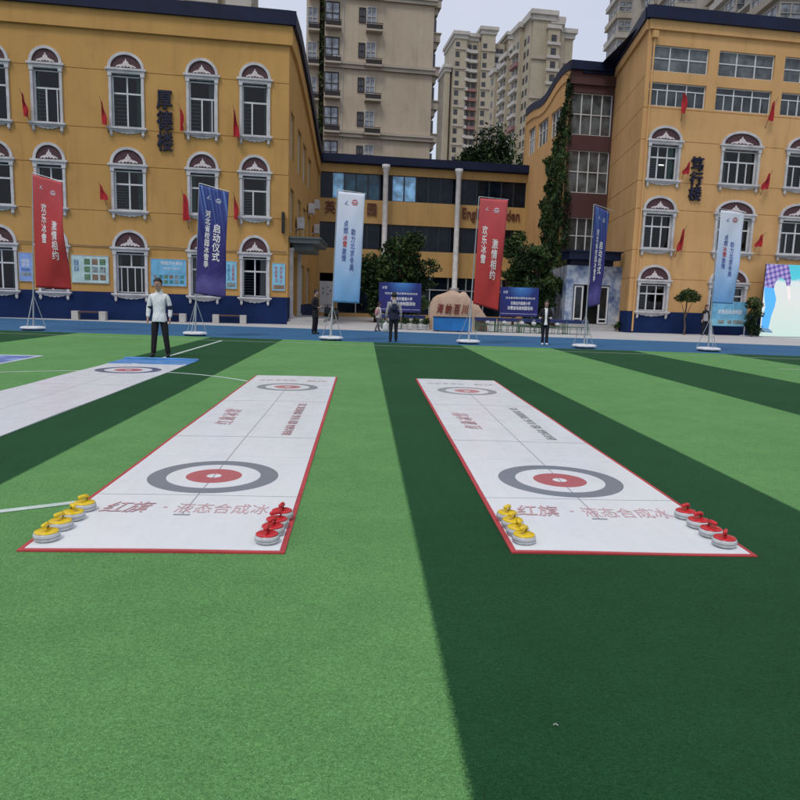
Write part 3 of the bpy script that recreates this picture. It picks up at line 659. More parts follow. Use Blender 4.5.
rp3 = [(RA.x+rd.x*s, RA.y+rd.y*s, 17.7, -rd.y, rd.x) for s in (0, RL)]; strip_along(mb, rp3, -0.64, 0, 0.26, 0.3)
mb.quad((19.1, VR-0.34, 17.06), (18.77, VR-0.26, 17.06), (18.77, VR-0.26, 17.7), (19.1, VR-0.34, 17.7)); mb.add([(19.1, VR-0.34, 17.7), (18.77, VR-0.26, 17.7), (19.1, VR, 17.7)], [(0, 1, 2)])
mb.quad((19.1, VR, 17.3), (35.5, VR, 17.3), (35.5, 58, 17.3), (21.1, 58, 17.3))
mb.build('roof', NAVY, right, RW0)
mb = MB(); fr = [(19.1, VR, 17.7, 0, -1), (35.5, VR, 17.7, 0, -1)]; strip_along(mb, fr, -1.15, -0.641, 0.15, 0.0); strip_along(mb, rp3, -1.15, -0.641, 0.15, 0.0); strip_along(mb, bp3, -1.1, -0.501, 0.07, 0.0)
mb.build('cornice', OCHRE_R, right, RW0)
mb = MB(); wall(mb, (0, VR-0.03, 0), (1, 0, 0), (0, 1, 0), 19.1, 35.5, 0, 1.25, []); mb.quad((19.1, VR-0.03, 1.25), (35.5, VR-0.03, 1.25), (35.5, VR, 1.25), (19.1, VR, 1.25))
mb.quad((19.1, VR+1.0, 0), (19.1, VR-0.03, 0), (19.1, VR-0.03, 1.25), (19.1, VR+1.0, 1.25)); mb.build('plinth', NAVYWALL, right, RW0)
for ri, (si, sp, ar) in enumerate(rrows):
    for ci, (uc, w) in enumerate(rcols):
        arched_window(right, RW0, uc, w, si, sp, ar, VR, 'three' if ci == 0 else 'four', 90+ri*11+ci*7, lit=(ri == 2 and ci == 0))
for i, (a, b) in enumerate(wide):
    for j, (c, d) in enumerate(wz):
        pm = (GLASSLIGHT if j else GLASSMID)
        plain_window(right, RW0, (0, VR, 0), (1, 0, 0), (0, 1, 0), a, b, c, d, 0.16, 3, (0.52,) if j else (0.70,), pm, 'window', 0.055)
        if not j:
            mb = MB()
            for k in range(3):
                x = a+(b-a)*(k+0.5)/3; mb.box(x-0.025, x+0.025, VR+0.12, VR+0.18, c+0.05, c+0.83)
            mb.build('sash_bar', WHITE, right, RW0)
for q, pm in zip(bops, (GLASSLIGHT, GLASSLIGHT, GLASSMID)):
    plain_window(right, RW0, (0, 46.5, 0), (1, 0, 0), (0, 1, 0), *q[:4], 0.18, 4, (0.5,), pm, 'window', 0.06)
for q in bwin: plain_window(right, RW0, BA, bd, bn, *q, 0.16, 3, (0.6,), GLASSLIGHT, 'window', 0.06)
mb = MB(); mb.tube([(19.42, VR-0.09, 0.1), (19.42, VR-0.09, 16.1)], 0.055, 8); mb.box(19.27, 19.57, VR-0.24, VR-0.02, 16.1, 16.45); mb.tube([(19.42, VR-0.1, 16.4), (19.42, VR-0.1, 16.95)], 0.03, 6); mb.build('drainpipe', OCHRE_R, right, RW0)
# painted entrance portal in the corner
PV = 40.5
pm, nt, b = new_mat('snow_scene_mural')
n1 = noise(nt, 0.9, 5, 0.65)
c = ramp(nt, n1, [(0.32, (0.035, 0.06, 0.15)), (0.44, (0.12, 0.18, 0.32)), (0.52, (0.30, 0.36, 0.46)), (0.62, (0.50, 0.54, 0.60))])
nt.links.new(c, b.inputs['Base Color']); b.inputs['Roughness'].default_value = 0.5
mb = MB(); wall(mb, (0, PV, 0), (1, 0, 0), (0, 1, 0), 16.15, 19.98, 0.36, 3.85, [(16.62, 18.95, 0.36, 2.72, 0.35, False)])
mb.quad((17.9, 48, 0.36), (16.15, PV, 0.36), (16.15, PV, 3.85), (17.9, 48, 3.85)); mb.quad((16.15, PV, 3.85), (19.4, PV, 3.85), (20.9, 46.4, 3.85), (17.9, 46.4, 3.85))
po = mb.build('entrance_portal', pm, right, RW0)
mb = MB(); mb.box(16.0, 19.25, PV-0.55, PV+0.6, 4.18, 4.62); mb.box(15.9, 19.35, PV-0.65, PV+0.7, 4.622, 4.70); mb.box(16.3, 19.0, PV-0.1, PV+0.5, 3.86, 4.178); mb.build('entrance_canopy', NAVY, right, RW0)
for a, b_ in ((16.72, 17.30), (18.30, 18.92)): plain_window(right, RW0, (0, PV, 0), (1, 0, 0), (0, 1, 0), a, b_, 0.40, 2.66, 0.12, 1, (0.12,), GLASS, 'glass_door', 0.09)
mb = MB(); mb.box(16.62, 18.95, PV+0.9, PV+1.0, 0.36, 2.9); mb.build('entrance_shade_panel', DARKIN, right, RW0)  # dark panel behind the doors, painting the shade of the hall
mb = MB(); mb.box(15.7, 19.05, PV-1.1, PV+0.001, 0, 0.17); mb.box(15.9, 19.05, PV-0.7, PV+0.001, 0.17, 0.34); mb.box(16.0, 19.05, PV-0.35, PV+2, 0.34, 0.358); mb.build('entrance_step', CONC, right, RW0)

# ---- centre building
VC = 56.2; CW0 = (10.0, VC, 0.0)
cen = empty('school_building', F(*CW0), 'low ochre block between the two wings with dark ribbon windows and white columns', 'building', None, TH)
bands = [(9.14, 11.12), (5.35, 7.34)]
cop = [(1.95, 18.5, c, d, 0.3, False) for c, d in bands]+[(3.4, 18.4, 0.3, 3.35, 0.4, False), (2.0, 3.2, 0.3, 3.4, 0.3, False)]
mb = MB(); wall(mb, (0, VC, 0), (1, 0, 0), (0, 1, 0), 1.6, 18.9, 0, 11.75, cop)
mb.quad((18.9, VC, 0), (18.9, 66, 0), (18.9, 66, 11.75), (18.9, VC, 11.75)); mb.quad((1.6, 66, 0), (1.6, VC, 0), (1.6, VC, 11.75), (1.6, 66, 11.75)); mb.quad((18.9, 66, 0), (1.6, 66, 0), (1.6, 66, 11.75), (18.9, 66, 11.75))
mb.build('wall', OCHRE_C, cen, CW0)
mb = MB(); mb.box(1.5, 18.95, VC-0.45, 66.2, 11.82, 12.42); mb.box(1.6, 18.9, VC-0.25, 66.1, 11.752, 11.82); mb.build('roof', NAVY, cen, CW0)
DKFRAME = M('dark_window_frame', (0.02, 0.026, 0.035), 0.5, 0.2, 4)
for c, d in bands:
    for i, (a, b_) in enumerate(((1.95, 6.6), (6.6, 12.4), (12.4, 18.5))):
        n = 5 if i == 0 else 6
        for k in range(n):
            x0, x1 = a+(b_-a)*k/n, a+(b_-a)*(k+1)/n
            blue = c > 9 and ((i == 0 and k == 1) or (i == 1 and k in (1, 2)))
            mb = MB()
            for q in ((x0, x0+0.05, c, d), (x1-0.05, x1, c, d), (x0+0.05, x1-0.05, c, c+0.05), (x0+0.05, x1-0.05, d-0.05, d)): mb.box(q[0], q[1], VC+0.1, VC+0.2, q[2], q[3])
            wn = mb.build('window', DKFRAME, cen, CW0)
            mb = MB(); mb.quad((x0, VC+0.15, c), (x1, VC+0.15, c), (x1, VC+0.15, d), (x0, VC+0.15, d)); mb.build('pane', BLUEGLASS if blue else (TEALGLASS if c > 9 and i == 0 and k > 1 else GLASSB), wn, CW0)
mb = MB(); mb.quad((3.4, VC+0.3, 0.3), (18.4, VC+0.3, 0.3), (18.4, VC+0.3, 3.35), (3.4, VC+0.3, 3.35)); gf = mb.build('ground_floor_glazing', GLASSB, cen, CW0)
mb = MB()
for x in np.arange(3.4, 18.5, 1.5): mb.box(x-0.04, x+0.04, VC+0.2, VC+0.28, 0.3, 3.35)
mb.box(3.4, 18.4, VC+0.18, VC+0.26, 2.30, 2.38); mb.build('glazing_bar', STEEL, gf, CW0)
mb = MB(); mb.box(2.0, 3.2, VC+0.1, VC+0.2, 0.3, 2.75); mb.box(2.56, 2.60, VC+0.06, VC+0.1, 0.3, 2.75); dr = mb.build('door', M('pale_door', (0.52, 0.53, 0.54), 0.6, 0.08, 2), cen, CW0)
mb = MB()
for i in range(5):
    t = 2*math.pi*i/5; mb.lathe([(0.09, 0), (0.09, 0.01)], 10, (0, 0, 0)); n = 10*2
    for j in range(len(mb.v)-20, len(mb.v)): x, y, z = mb.v[j]; mb.v[j] = (2.55+0.32*math.cos(t)+x, VC+0.09-z, 2.0+0.3*math.sin(t)+y)
mb.build('door_picture', M('picture_ink', (0.24, 0.25, 0.22), 0.6, 0.3, 9), dr, CW0)
for x in (6.95, 12.72):
    mb = MB(); mb.lathe([(0.42, 0.0), (0.42, 0.35), (0.36, 0.38), (0.36, 2.45), (0.38, 2.5), (0.21, 2.56), (0.20, 11.2), (0.25, 11.3), (0.25, 11.4), (0.31, 11.5), (0.31, 11.74)], 24, (x, VC-0.75, 0))
    mb.build('column', STUCCO, cen, CW0, True)
# raised letters on the building
def sign_thing(name, origin, body, x0, x1, z0, z1, V, mat, label, cat, thick=0.08, gap=0.03, **kw):
    mb = MB(); put = lambda x, z, d: (x, V-gap-thick/2-d, z)
    me_kw = dict(extrude=thick/2); me_kw.update(kw)
    text_fit(mb, body, x0, x1, z0, z1, put, **me_kw)
    cx = (x0+x1)/2
    return tag(mb.build(name, mat, None, (cx, V, z0), loc=F(cx, V, z0), rotz=TH), label, cat)
sign_thing('wall_letters', None, '英 语 花 园', 2.35, 6.35, 7.98, 8.92, VC, LEAFRED, 'brown Chinese letters 英语花园 along the wall above the courtyard tree', 'sign', bold=0.010)
sign_thing('wall_letters', None, 'English Garden', 13.3, 18.05, 7.85, 8.9, VC, LEAFRED, 'brown letters English Garden on the ochre wall behind the red banner', 'sign', bold=0.012)
sign_thing('wall_letters', None, '厚\n德\n楼', -6.80, -6.06, 8.50, 11.35, VL, SIGNNAVY, 'vertical navy Chinese letters 厚德楼 on the left wing between upper windows', 'sign', thick=0.14, gap=0.0, bold=0.018)
sign_thing('wall_letters', None, '笃\n行\n楼', 22.22, 22.98, 7.62, 10.02, VR, SIGNNAVY, 'vertical navy Chinese letters 笃行楼 on the right wing between windows', 'sign', thick=0.14, gap=0.0, bold=0.018)

# ------------------------------------------------------------------ distant apartment towers
CREAM = wallmat('cream_tower_render', (0.40, 0.355, 0.27)); TAUPE = wallmat('taupe_tower_render', (0.45, 0.375, 0.285))
TRIM = M('tower_band_trim', (0.40, 0.345, 0.275), 0.8, 0.1, 0.6); PALE = M('tower_pale_balcony', (0.46, 0.43, 0.385), 0.8, 0.12, 0.5)
TGLASS = glassmat('tower_glass', (0.055, 0.06, 0.07), 0.5, 0.15); TGLASS2 = glassmat('tower_glass_pale', (0.20, 0.22, 0.25), 0.6, 0.1)
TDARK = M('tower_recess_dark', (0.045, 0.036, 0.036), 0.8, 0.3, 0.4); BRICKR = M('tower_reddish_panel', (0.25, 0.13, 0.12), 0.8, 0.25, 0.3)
def unit_box(name, mats):
    mb = MB(); mb.box(-0.5, 0.5, -0.5, 0.5, 0, 1); return mb.data(name, mats)
WDATA = {}
def window_data(w, h, gl, key):
    """one tower window: frame ring plus pane in one low mesh, facing -y"""
    k = (round(w, 2), round(h, 2), key)
    if k not in WDATA:
        mb = MB(); t = 0.09
        for x0, x1, z0, z1 in ((-w/2, -w/2+t, 0, h), (w/2-t, w/2, 0, h), (-w/2+t, w/2-t, 0, t), (-w/2+t, w/2-t, h-t, h), (-0.035, 0.035, t, h-t), (-w/2+t, w/2-t, h*0.42, h*0.42+0.06)): mb.box(x0, x1, -0.07, 0.02, z0, z1)
        mb.quad((-w/2+t, 0.0, t), (w/2-t, 0.0, t), (w/2-t, 0.0, h-t), (-w/2+t, 0.0, h-t), 1)
        WDATA[k] = mb.data('window', [PALE if key != 'dark' else TDARK, gl])
    return WDATA[k]
def child(name, data, par, loc, rz=0, sc_=(1, 1, 1)):
    o = link(name, data, par, loc); o.rotation_euler = (0, 0, rz); o.scale = sc_; return o
def many(name, par, items, mats, datafn):
    """the first hundred as parts, the rest as one part"""
    for x in items[:100]: child(name, datafn, par, x[0], x[1])
    if len(items) > 100:
        mb = MB(); me = datafn
        for loc, rz in items[100:]:
            c, s = math.cos(rz), math.sin(rz); k = len(mb.v)
            for v in me.vertices: mb.v.append((loc[0]+v.co.x*c-v.co.y*s, loc[1]+v.co.x*s+v.co.y*c, loc[2]+v.co.z))
            for p in me.polygons: mb.f.append(tuple(i+k for i in p.vertices)); mb.m.append(p.material_index)
        tag(mb.build(name, list(me.materials), par), kind='stuff')

# A: taupe block straight behind the courtyard
AO = (7.1, 68.0, 0.0); ta = empty('apartment_tower', F(*AO), 'taupe apartment tower rising close behind the low centre block', 'apartment tower', None, TH)
x0, x1 = -6.0, 5.55      # local x = u - 7.1
mb = MB(); mb.box(-4.5, x1, 0, 14, 0, 56); mb.box(-6.0, -4.98, 1.2, 14, 0, 56); mb.box(-4.98, -4.5, 2.2, 14, 0, 56); mb.build('wall', TAUPE, ta)
FL = 3.02; zs = [10.2+FL*i for i in range(15)]
mb = MB(); mb.box(-4.97, -4.51, 2.0, 2.19, 0, 56); mb.build('recess', TDARK, ta)  # dark strip lines the recess, its shade put into the colour
for i in range(8):     # bands every second storey, in two lengths
    z = zs[0]+0.35+2*FL*i
    for a, b_ in ((-4.55, -0.83), (-0.80, x1+0.25)):
        mb = MB(); mb.box(a, b_-0.01, -0.28, 0.0, z-0.28, z+0.02); mb.box(a, b_-0.01, -0.42, 0.0, z+0.022, z+0.28); mb.build('band', TRIM, ta)
for i, z in enumerate(zs):
    # column of bay windows beside the blank wall
    child('window', window_data(0.95, 1.55, TGLASS2, 'pale'), ta, (-0.3, -0.02, z+1.0)); child('window', window_data(0.62, 1.3, TGLASS, 'dark'), ta, (-1.14, -0.02, z+1.1))
    child('window', window_data(1.35, 1.75, TGLASS2, 'dark'), ta, (-3.86, -0.02, z+0.95)); child('window', window_data(0.95, 1.65, TGLASS2, 'pale'), ta, (-5.62, 1.18, z+0.9))
    for a, b_, y in ((-0.80, 0.72, -0.75), (-4.5, -3.04, -0.75), (-6.0, -4.98, 0.4)):
        mb = MB(); mb.box(a, b_, y, y+0.75, z+0.28, z+0.44); mb.build('balcony_slab', TRIM, ta)
        mb = MB(); n = 9
        for k in range(n): x = a+0.04+(b_-a-0.08)*k/(n-1); mb.box(x-0.015, x+0.015, y+0.02, y+0.05, z+0.44, z+0.92)
        mb.box(a, b_, y, y+0.06, z+0.92, z+0.97); mb.box(a+0.05, b_-0.05, y+0.07, y+0.10, z+0.45, z+0.85); mb.build('railing', TDARK, ta)
    if i % 3 == 1:
        mb = MB(); mb.bevbox(-3.75, -3.10, -0.45, -0.12, z+0.46, z+1.05, 0.03); ac = mb.build('air_conditioner', LW, ta)
        mb = MB(); mb.lathe([(0.2, 0), (0.2, 0.02)], 14); mb.v = [(-3.44+x, -0.452-zz, z+0.76+y) for x, y, zz in mb.v]; mb.build('fan_grille', DKMETAL, ac)
    # small balconies sticking out on the right edge
    mb = MB(); mb.box(x1, x1+0.75, 0.6, 2.6, z+0.25, z+0.95); mb.box(x1, x1+0.85, 0.5, 2.7, z+0.951, z+1.05); mb.box(x1, x1+0.5, 0.8, 2.4, z-0.35, z+0.249); mb.build('corner_balcony', TRIM, ta)
    mb = MB(); mb.box(x1, x1+0.4, 0.9, 2.3, z+1.06, z+2.3); mb.build('bay_glazing', TGLASS, ta)
mb = MB(); mb.tube([(-2.85, -0.06, 8), (-2.85, -0.06, 56)], 0.05, 6); mb.build('downpipe', PALE, ta)
# climbing pot plants hanging in the recess
def leaf_cloud(name, mats, pts, size, parent=None, loc=None, flat=0.0, off=(0, 0, 0), droop=0.0):
    """many leaf-sized two-triangle faces at the given points; one mesh"""
    n = len(pts); pts = np.asarray(pts, float)-np.array(off)
    nr = RNG.normal(size=(n, 3)); nr[:, 2] = np.abs(nr[:, 2])+flat; nr /= np.linalg.norm(nr, axis=1)[:, None]
    a = np.cross(nr, RNG.normal(size=(n, 3))); a /= np.linalg.norm(a, axis=1)[:, None]; a[:, 2] -= droop; b_ = np.cross(nr, a)
    s = size*RNG.uniform(0.6, 1.35, size=(n, 1))
    V = np.stack([pts-a*s, pts+b_*s*0.42-a*s*0.1, pts+a*s, pts-b_*s*0.42-a*s*0.1], 1).reshape(-1, 3)
    me = bpy.data.meshes.new(name); me.vertices.add(4*n); me.vertices.foreach_set('co', V.ravel())
    me.loops.add(4*n); me.loops.foreach_set('vertex_index', np.arange(4*n, dtype=np.int32))
    me.polygons.add(n); me.polygons.foreach_set('loop_start', np.arange(0, 4*n, 4, dtype=np.int32)); me.polygons.foreach_set('loop_total', np.full(n, 4, dtype=np.int32))
    for m in mats: me.materials.append(m)
    cl = np.floor(pts/ (size*5)).astype(int); h = (cl[:, 0]*73+cl[:, 1]*179+cl[:, 2]*283) % 97
    mi = ((h/97.0 + RNG.uniform(-0.25, 0.25, n)).clip(0, 0.999)*len(mats)).astype(np.int32)
    me.polygons.foreach_set('material_index', mi); me.update(calc_edges=True); me.validate()
    return link(name, me, parent, loc)
def LM(name, col, rough=0.55):
    m, nt, b = new_mat(name)
    c = ramp(nt, noise(nt, 3, 3), [(0.3, tuple(x*0.75 for x in col)), (0.7, tuple(x*1.25 for x in col))])
    nt.links.new(c, b.inputs['Base Color']); b.inputs['Roughness'].default_value = rough; b.inputs['Specular IOR Level'].default_value = 0.18
    return m
LEAF = [LM('leaf_dark', (0.013, 0.031, 0.011)), LM('leaf_mid', (0.028, 0.056, 0.017)), LM('leaf_light', (0.060, 0.100, 0.031))]
LEAFY = [LM('leaf_olive', (0.05, 0.075, 0.02)), LM('leaf_yellowgreen', (0.10, 0.125, 0.035)), LM('leaf_mid2', (0.03, 0.06, 0.018))]
BARK = M('bark', (0.09, 0.065, 0.048), 0.9, 0.3, 8, 0.2, 0.4)
pl = []
for z in np.arange(9, 40, 1.0):
    if RNG.random() < 0.75: pl += [(-4.75+RNG.normal()*0.16, 0.9+RNG.normal()*0.4, z+RNG.normal()*0.35) for _ in range(26)]
tag(leaf_cloud('hanging_plants', LEAF+LEAFY, pl, 0.16, ta), kind='stuff')

# B: far cream tower
def tower_block(mb, a, b_, y0, y1, top, mi=0):
    mb.box(a, b_, y0, y1, 0, top, mi); mb.box(a-0.35, b_+0.35, y0-0.35, y1, top-1.1, top+0.0, 1); mb.box(a-0.8, b_+0.8, y0-0.8, y1, top+0.001, top+1.0, 1)
BO = (62.0, 225.0, 0.0); tb = empty('apartment_tower', F(*BO), 'far pale apartment tower with stepped roof left of its twin', 'apartment tower', None, TH)
TOPB = 83.0
mb = MB(); tower_block(mb, -13.2, -9.6, 0.0, 16, TOPB); tower_block(mb, -15.4, -13.9, 3.0, 14, TOPB-9); tower_block(mb, -9.0, -5.6, 1.6, 16, TOPB+0.2); tower_block(mb, -4.9, -0.6, -0.6, 16, TOPB+1.8)
mb.box(-9.6, -9.0, 0.9, 16, 0, TOPB-1); mb.box(-5.6, -4.9, 1.2, 16, 0, TOPB-1); mb.box(-0.2, 3.4, 3.0, 16, 0, TOPB-0.5); tower_block(mb, 4.0, 12.5, 1.2, 18, TOPB+1.6)
mb.box(-15.4, -13.2, 5, 14, 0, TOPB-10)
mb.build('wall', [CREAM, PALE], tb)
for i in range(14):
    z = 16+i*5.7
    if z > TOPB-3: break
    mb = MB(); mb.box(-13.6, -9.5, -0.35, 0, z, z+0.7); mb.build('band', TRIM, tb)
    mb = MB(); mb.box(-5.0, -0.5, -0.95, -0.6, z, z+0.7); mb.build('band', TRIM, tb)
items = []; bal = []; rp = []
for i in range(27):
    z = TOPB-3.6-i*2.85
    if z < 12: break
    for x, y in ((-12.4, -0.02), (-8.3, 1.58), (-6.6, 1.58), (1.0, 2.98), (2.4, 2.98), (5.4, 1.18), (-3.9, -0.62)): items.append(((x, y, z), 0))
    for x, y, w_ in ((-7.3, 1.6, 3.0), (1.6, 3.0, 3.0), (-9.4, 0.9, 1.2)): bal.append((x, y, w_, z-1.15))
many('window', tb, items, None, window_data(1.25, 1.5, TGLASS, 'dark'))
bd_ = unit_box('balcony', [PALE]); bd2 = unit_box('balcony', [BRICKR])
for i, (x, y, w_, z) in enumerate(bal[:99]): child('balcony', bd2 if (i // 3) % 9 > 3 and w_ > 2 else bd_, tb, (x, y-0.55, z), 0, (w_, 1.1, 0.95))

# C: cream tower nearer, corner view
CO_ = (53.9, 165.0, 0.0); tcw = empty('apartment_tower', F(*CO_), 'cream apartment tower with bay windows and a long receding side', 'apartment tower', None, TH)
TOPC = 66.5
mb = MB(); tower_block(mb, 0.0, 5.0, 0.0, 14, TOPC+0.6); tower_block(mb, 5.0, 6.8, 0.6, 14, TOPC-1.0); tower_block(mb, 6.8, 10.4, 1.6, 14, TOPC-2.3); mb.box(3.4, 6.2, -0.9, 0.0, 0, TOPC-2.4); mb.box(3.1, 6.5, -1.2, 0.0, TOPC-2.399, TOPC-1.6, 1)
mb.build('wall', [CREAM, PALE], tcw)
# side wing swinging back to the left, in steps
CS = Vector((0, 0, 0)); cd = Vector((-0.05, 0.9987, 0)); cn = Vector((-0.9987, -0.05, 0))
def cbox(mb, s0, s1, k0, k1, z0, z1, mi=0):
    g = lambda s, k, z: tuple(CS+cd*s+cn*k+Vector((0, 0, z)))
    mb.add([g(s0,k0,z0),g(s1,k0,z0),g(s1,k1,z0),g(s0,k1,z0),g(s0,k0,z1),g(s1,k0,z1),g(s1,k1,z1),g(s0,k1,z1)],
           [(0,1,2,3),(7,6,5,4),(4,5,1,0),(5,6,2,1),(6,7,3,2),(7,4,0,3)], mi)
mb = MB()
for k, (s0, s1, out, tp) in enumerate(((0.6, 5, 0.3, TOPC-0.2), (5, 10, 1.2, TOPC-0.6), (10, 14, 0.2, TOPC-3.2), (14, 19, 1.0, TOPC-4.2), (19, 23, 0.2, TOPC-4.8), (23, 27, 1.0, TOPC-5.4))):
    cbox(mb, s0, s1, -8, out, 0, tp); cbox(mb, s0-0.5, s1+0.2, -8, out+0.6, tp+0.001, tp+1.1, 1)
mb.build('side_wing', [CREAM, PALE], tcw)
ang = math.atan2(cd.y, cd.x)
items = []; bays = []; rz = math.atan2(-cn.x, cn.y)
for i in range(20):
    z = TOPC-5.2-i*2.9
    if z < 14: break
    items.append(((4.8, -0.93, z), 0)); 
    for s, out in ((1.8, 0.3), (3.8, 0.3), (6.3, 1.2), (8.6, 1.2), (11.2, 0.2), (13.0, 0.2), (15.3, 1.0), (17.6, 1.0), (20.2, 0.2), (21.9, 0.2), (25, 1.0)):
        p = CS+cd*s+cn*(out+0.03); items.append(((p.x, p.y, z+0.2), rz))
    bays.append(z)
items.sort(key=lambda t: t[0][1])
many('window', tcw, items, None, window_data(1.2, 1.45, TGLASS, 'dark'))
for i, z in enumerate(bays):
    mb = MB(); mb.box(3.2, 6.4, -1.25, -0.9, z-0.75, z-0.1); mb.build('bay_sill', PALE, tcw)
    mb = MB(); cbox(mb, 5.3, 9.7, 1.2, 2.0, z-1.0, z-0.15); mb.build('balcony', BRICKR if i % 5 == 1 else PALE, tcw)
    mb = MB(); cbox(mb, 14.3, 18.7, 1.0, 1.8, z-1.0, z-0.15); mb.build('balcony', PALE, tcw)
    if i % 3 == 1:
        mb = MB(); mb.box(-0.3, 3.3, -0.4, 0, z-0.9, z-0.3); mb.build('band', TRIM, tcw); mb = MB(); mb.box(6.3, 10.6, 1.1, 1.6, z-0.9, z-0.3); mb.build('band', TRIM, tcw)
mb = MB(); mb.box(3.3, 3.9, 5, 5.6, TOPC+1.6, TOPC+2.6); mb.tube([(3.6, 5.2, TOPC+2.5), (3.6, 5.2, TOPC+4)], 0.08, 6); mb.build('roof_vent', DKMETAL, tcw)

# D: long facade running back behind the right wing, in stepped bays
DX = 35.0; td = empty('apartment_tower', (DX, 132, 0), 'long tall apartment slab with ribbed balconies behind the right wing', 'apartment tower')
mb = MB(); fl = 2.95; bay = [(0, 14), (14, 27), (27, 40), (40, 53), (53, 66), (66, 78)]
for k, (s0, s1) in enumerate(bay):
    sh = 1.7 if k % 2 else 0.0
    mb.box(sh, 16, -s1, -s0, 0, 72); mb.box(-2.0+sh, sh, -s1+1.2, -s1+7.2, 0, 72)
mb.build('wall', PALE, td)
wd = window_data(2.1, 1.6, TGLASS2, 'pale'); wd2 = window_data(1.7, 1.5, TGLASS, 'dark'); items = []; it2 = []
for k, (s0, s1) in enumerate(bay):
    sh = 1.7 if k % 2 else 0.0
    for i in range(19):
        z = 14.5+fl*i
        mb = MB(); mb.box(-2.5+sh, sh, -s1+0.9, -s1+7.5, z, z+0.22); mb.box(-0.9+sh, sh, -s1+7.5, -s0-0.3, z, z+0.22); mb.box(-2.45+sh, -2.001+sh, -s1+1.0, -s1+7.4, z+0.221, z+0.85)
        mb.box(-2.45+sh, -0.001+sh, -s1+0.95, -s1+1.19, z+0.221, z+0.85)
        mb.build('balcony', TRIM if (i+k) % 2 else PALE, td)
        for yy in (-s1+2.6, -s1+5.6): items.append(((-2.03+sh, yy, z+1.0), -math.pi/2))
        items.append(((-1.0+sh, -s1+1.17, z+1.0), 0)); it2.append(((-0.03+sh, -s1+10.3, z+0.9), -math.pi/2))
items.sort(key=lambda t: -abs(t[0][2]-45)+0*t[0][1]); items.sort(key=lambda t: abs(t[0][2]-40))
many('window', td, items, None, wd); many('small_window', td, it2, None, wd2)
# E: sliver of a tower over the left wing's roof
EO = (-11.0, 95.0, 0); te = empty('apartment_tower', F(*EO), 'cream apartment tower just showing over the left wing roof', 'apartment tower', None, TH)
mb = MB(); mb.box(-26, 5.6, 0, 14, 0, 50); mb.box(-2.6, 1.6, -0.5, 0, 0, 50); mb.build('wall', CREAM, te)
for i in range(3):
    for x in (-6, -2.1, -0.2, 3.2, 4.6): child('window', window_data(1.3, 1.5, TGLASS, 'dark'), te, (x, -0.53 if -2.6 < x < 1.6 else -0.03, 34.6+i*2.9))
    mb = MB(); mb.box(2.4, 5.5, -1.0, 0, 33.7+i*2.9, 34.5+i*2.9); mb.build('balcony', PALE, te); mb = MB(); mb.box(-2.5, 1.5, -1.3, -0.5, 33.7+i*2.9, 34.5+i*2.9); mb.build('balcony', PALE, te)

# ------------------------------------------------------------------ vegetation
def crown_points(blobs, n):
    """points through ellipsoid clumps, denser at the skin, with holes"""
    vol = np.array([b[3]*b[4]*b[5] for b in blobs])**0.66; vol /= vol.sum(); out = []
    for (x, y, z, rx, ry, rz), f in zip(blobs, vol):
        m = int(n*f); d = RNG.normal(size=(m, 3)); d /= np.linalg.norm(d, axis=1)[:, None]
        r = RNG.uniform(0.35, 1.0, m)**0.5*(1+0.16*np.sin(5*d[:, 0]+x*3)*np.sin(6*d[:, 2]+z)+RNG.normal(0, 0.13, m))
        out.append(d*r[:, None]*np.array([rx, ry, rz])+np.array([x, y, z]))
    return np.concatenate(out)
def tree(name, loc, blobs, n, leaf, label, mats=LEAF, trunk=0.16, cat='tree', group=None, limbs=7):
    t = empty(name, (*loc, 0.004), label, cat, group); mb = MB()
    top = max(b[2] for b in blobs)*0.8
    mb.tube([(0, 0, -0.05), (0.03, 0.02, top*0.25), (-0.05, 0.04, top*0.55), (0.04, 0, top)], [trunk*1.25, trunk, trunk*0.75, trunk*0.25], 9)
    for b_ in blobs[:limbs]:
        h = min(b_[2]*0.55, top*0.7); mb.tube([(0, 0.02, h*0.85), (b_[0]*0.45, b_[1]*0.45, (h*0.8+b_[2])*0.5), (b_[0]*0.9, b_[1]*0.9, b_[2])], [trunk*0.5, trunk*0.35, trunk*0.1], 6)
    mb.build('trunk', BARK, t)
    leaf_cloud('crown', mats, crown_points(blobs, n), leaf, t, flat=0.3)
    return t
def blobs(n, rx, ry, z0, z1, r0, r1, seed, taper=0.5):
    r = np.random.default_rng(seed); out = []
    for i in range(n):
        t = r.random(); z = z0+(z1-z0)*t; k = 1-taper*abs(t-0.45)*1.6; a = r.random()*6.283; q = r.random()**0.5
        s = r.uniform(r0, r1); out.append((rx*k*q*math.cos(a), ry*k*q*math.sin(a), z, s, s, s*r.uniform(0.65, 0.95)))
    return out
tree('courtyard_tree', (-0.1, 46.5), blobs(46, 2.2, 1.7, 0.9, 5.4, 0.35, 0.85, 3, 0.5), 13500, 0.13, 'dark bushy tree left of the big rock, behind the left blue board', LEAF, 0.2)
tree('courtyard_tree', (-1.7, 45.2), blobs(16, 1.1, 1.1, 0.6, 3.9, 0.5, 0.9, 5, 0.4), 6500, 0.13, 'dark leafy tree behind the light blue banner left of the courtyard', LEAF, 0.15)
tree('courtyard_tree', (8.35, 44.8), blobs(40, 1.3, 1.3, 0.3, 4.8, 0.35, 0.8, 8, 0.35), 11500, 0.13, 'dark dense tree beside the painted entrance, behind the woman in black', LEAF, 0.18)
tree('bamboo', (7.3, 46.6), blobs(34, 0.95, 0.7, 1.4, 5.8, 0.2, 0.5, 12, 0.6), 5200, 0.13, 'yellowish bamboo clump behind the right blue board', LEAFY, 0.07, 'bamboo')
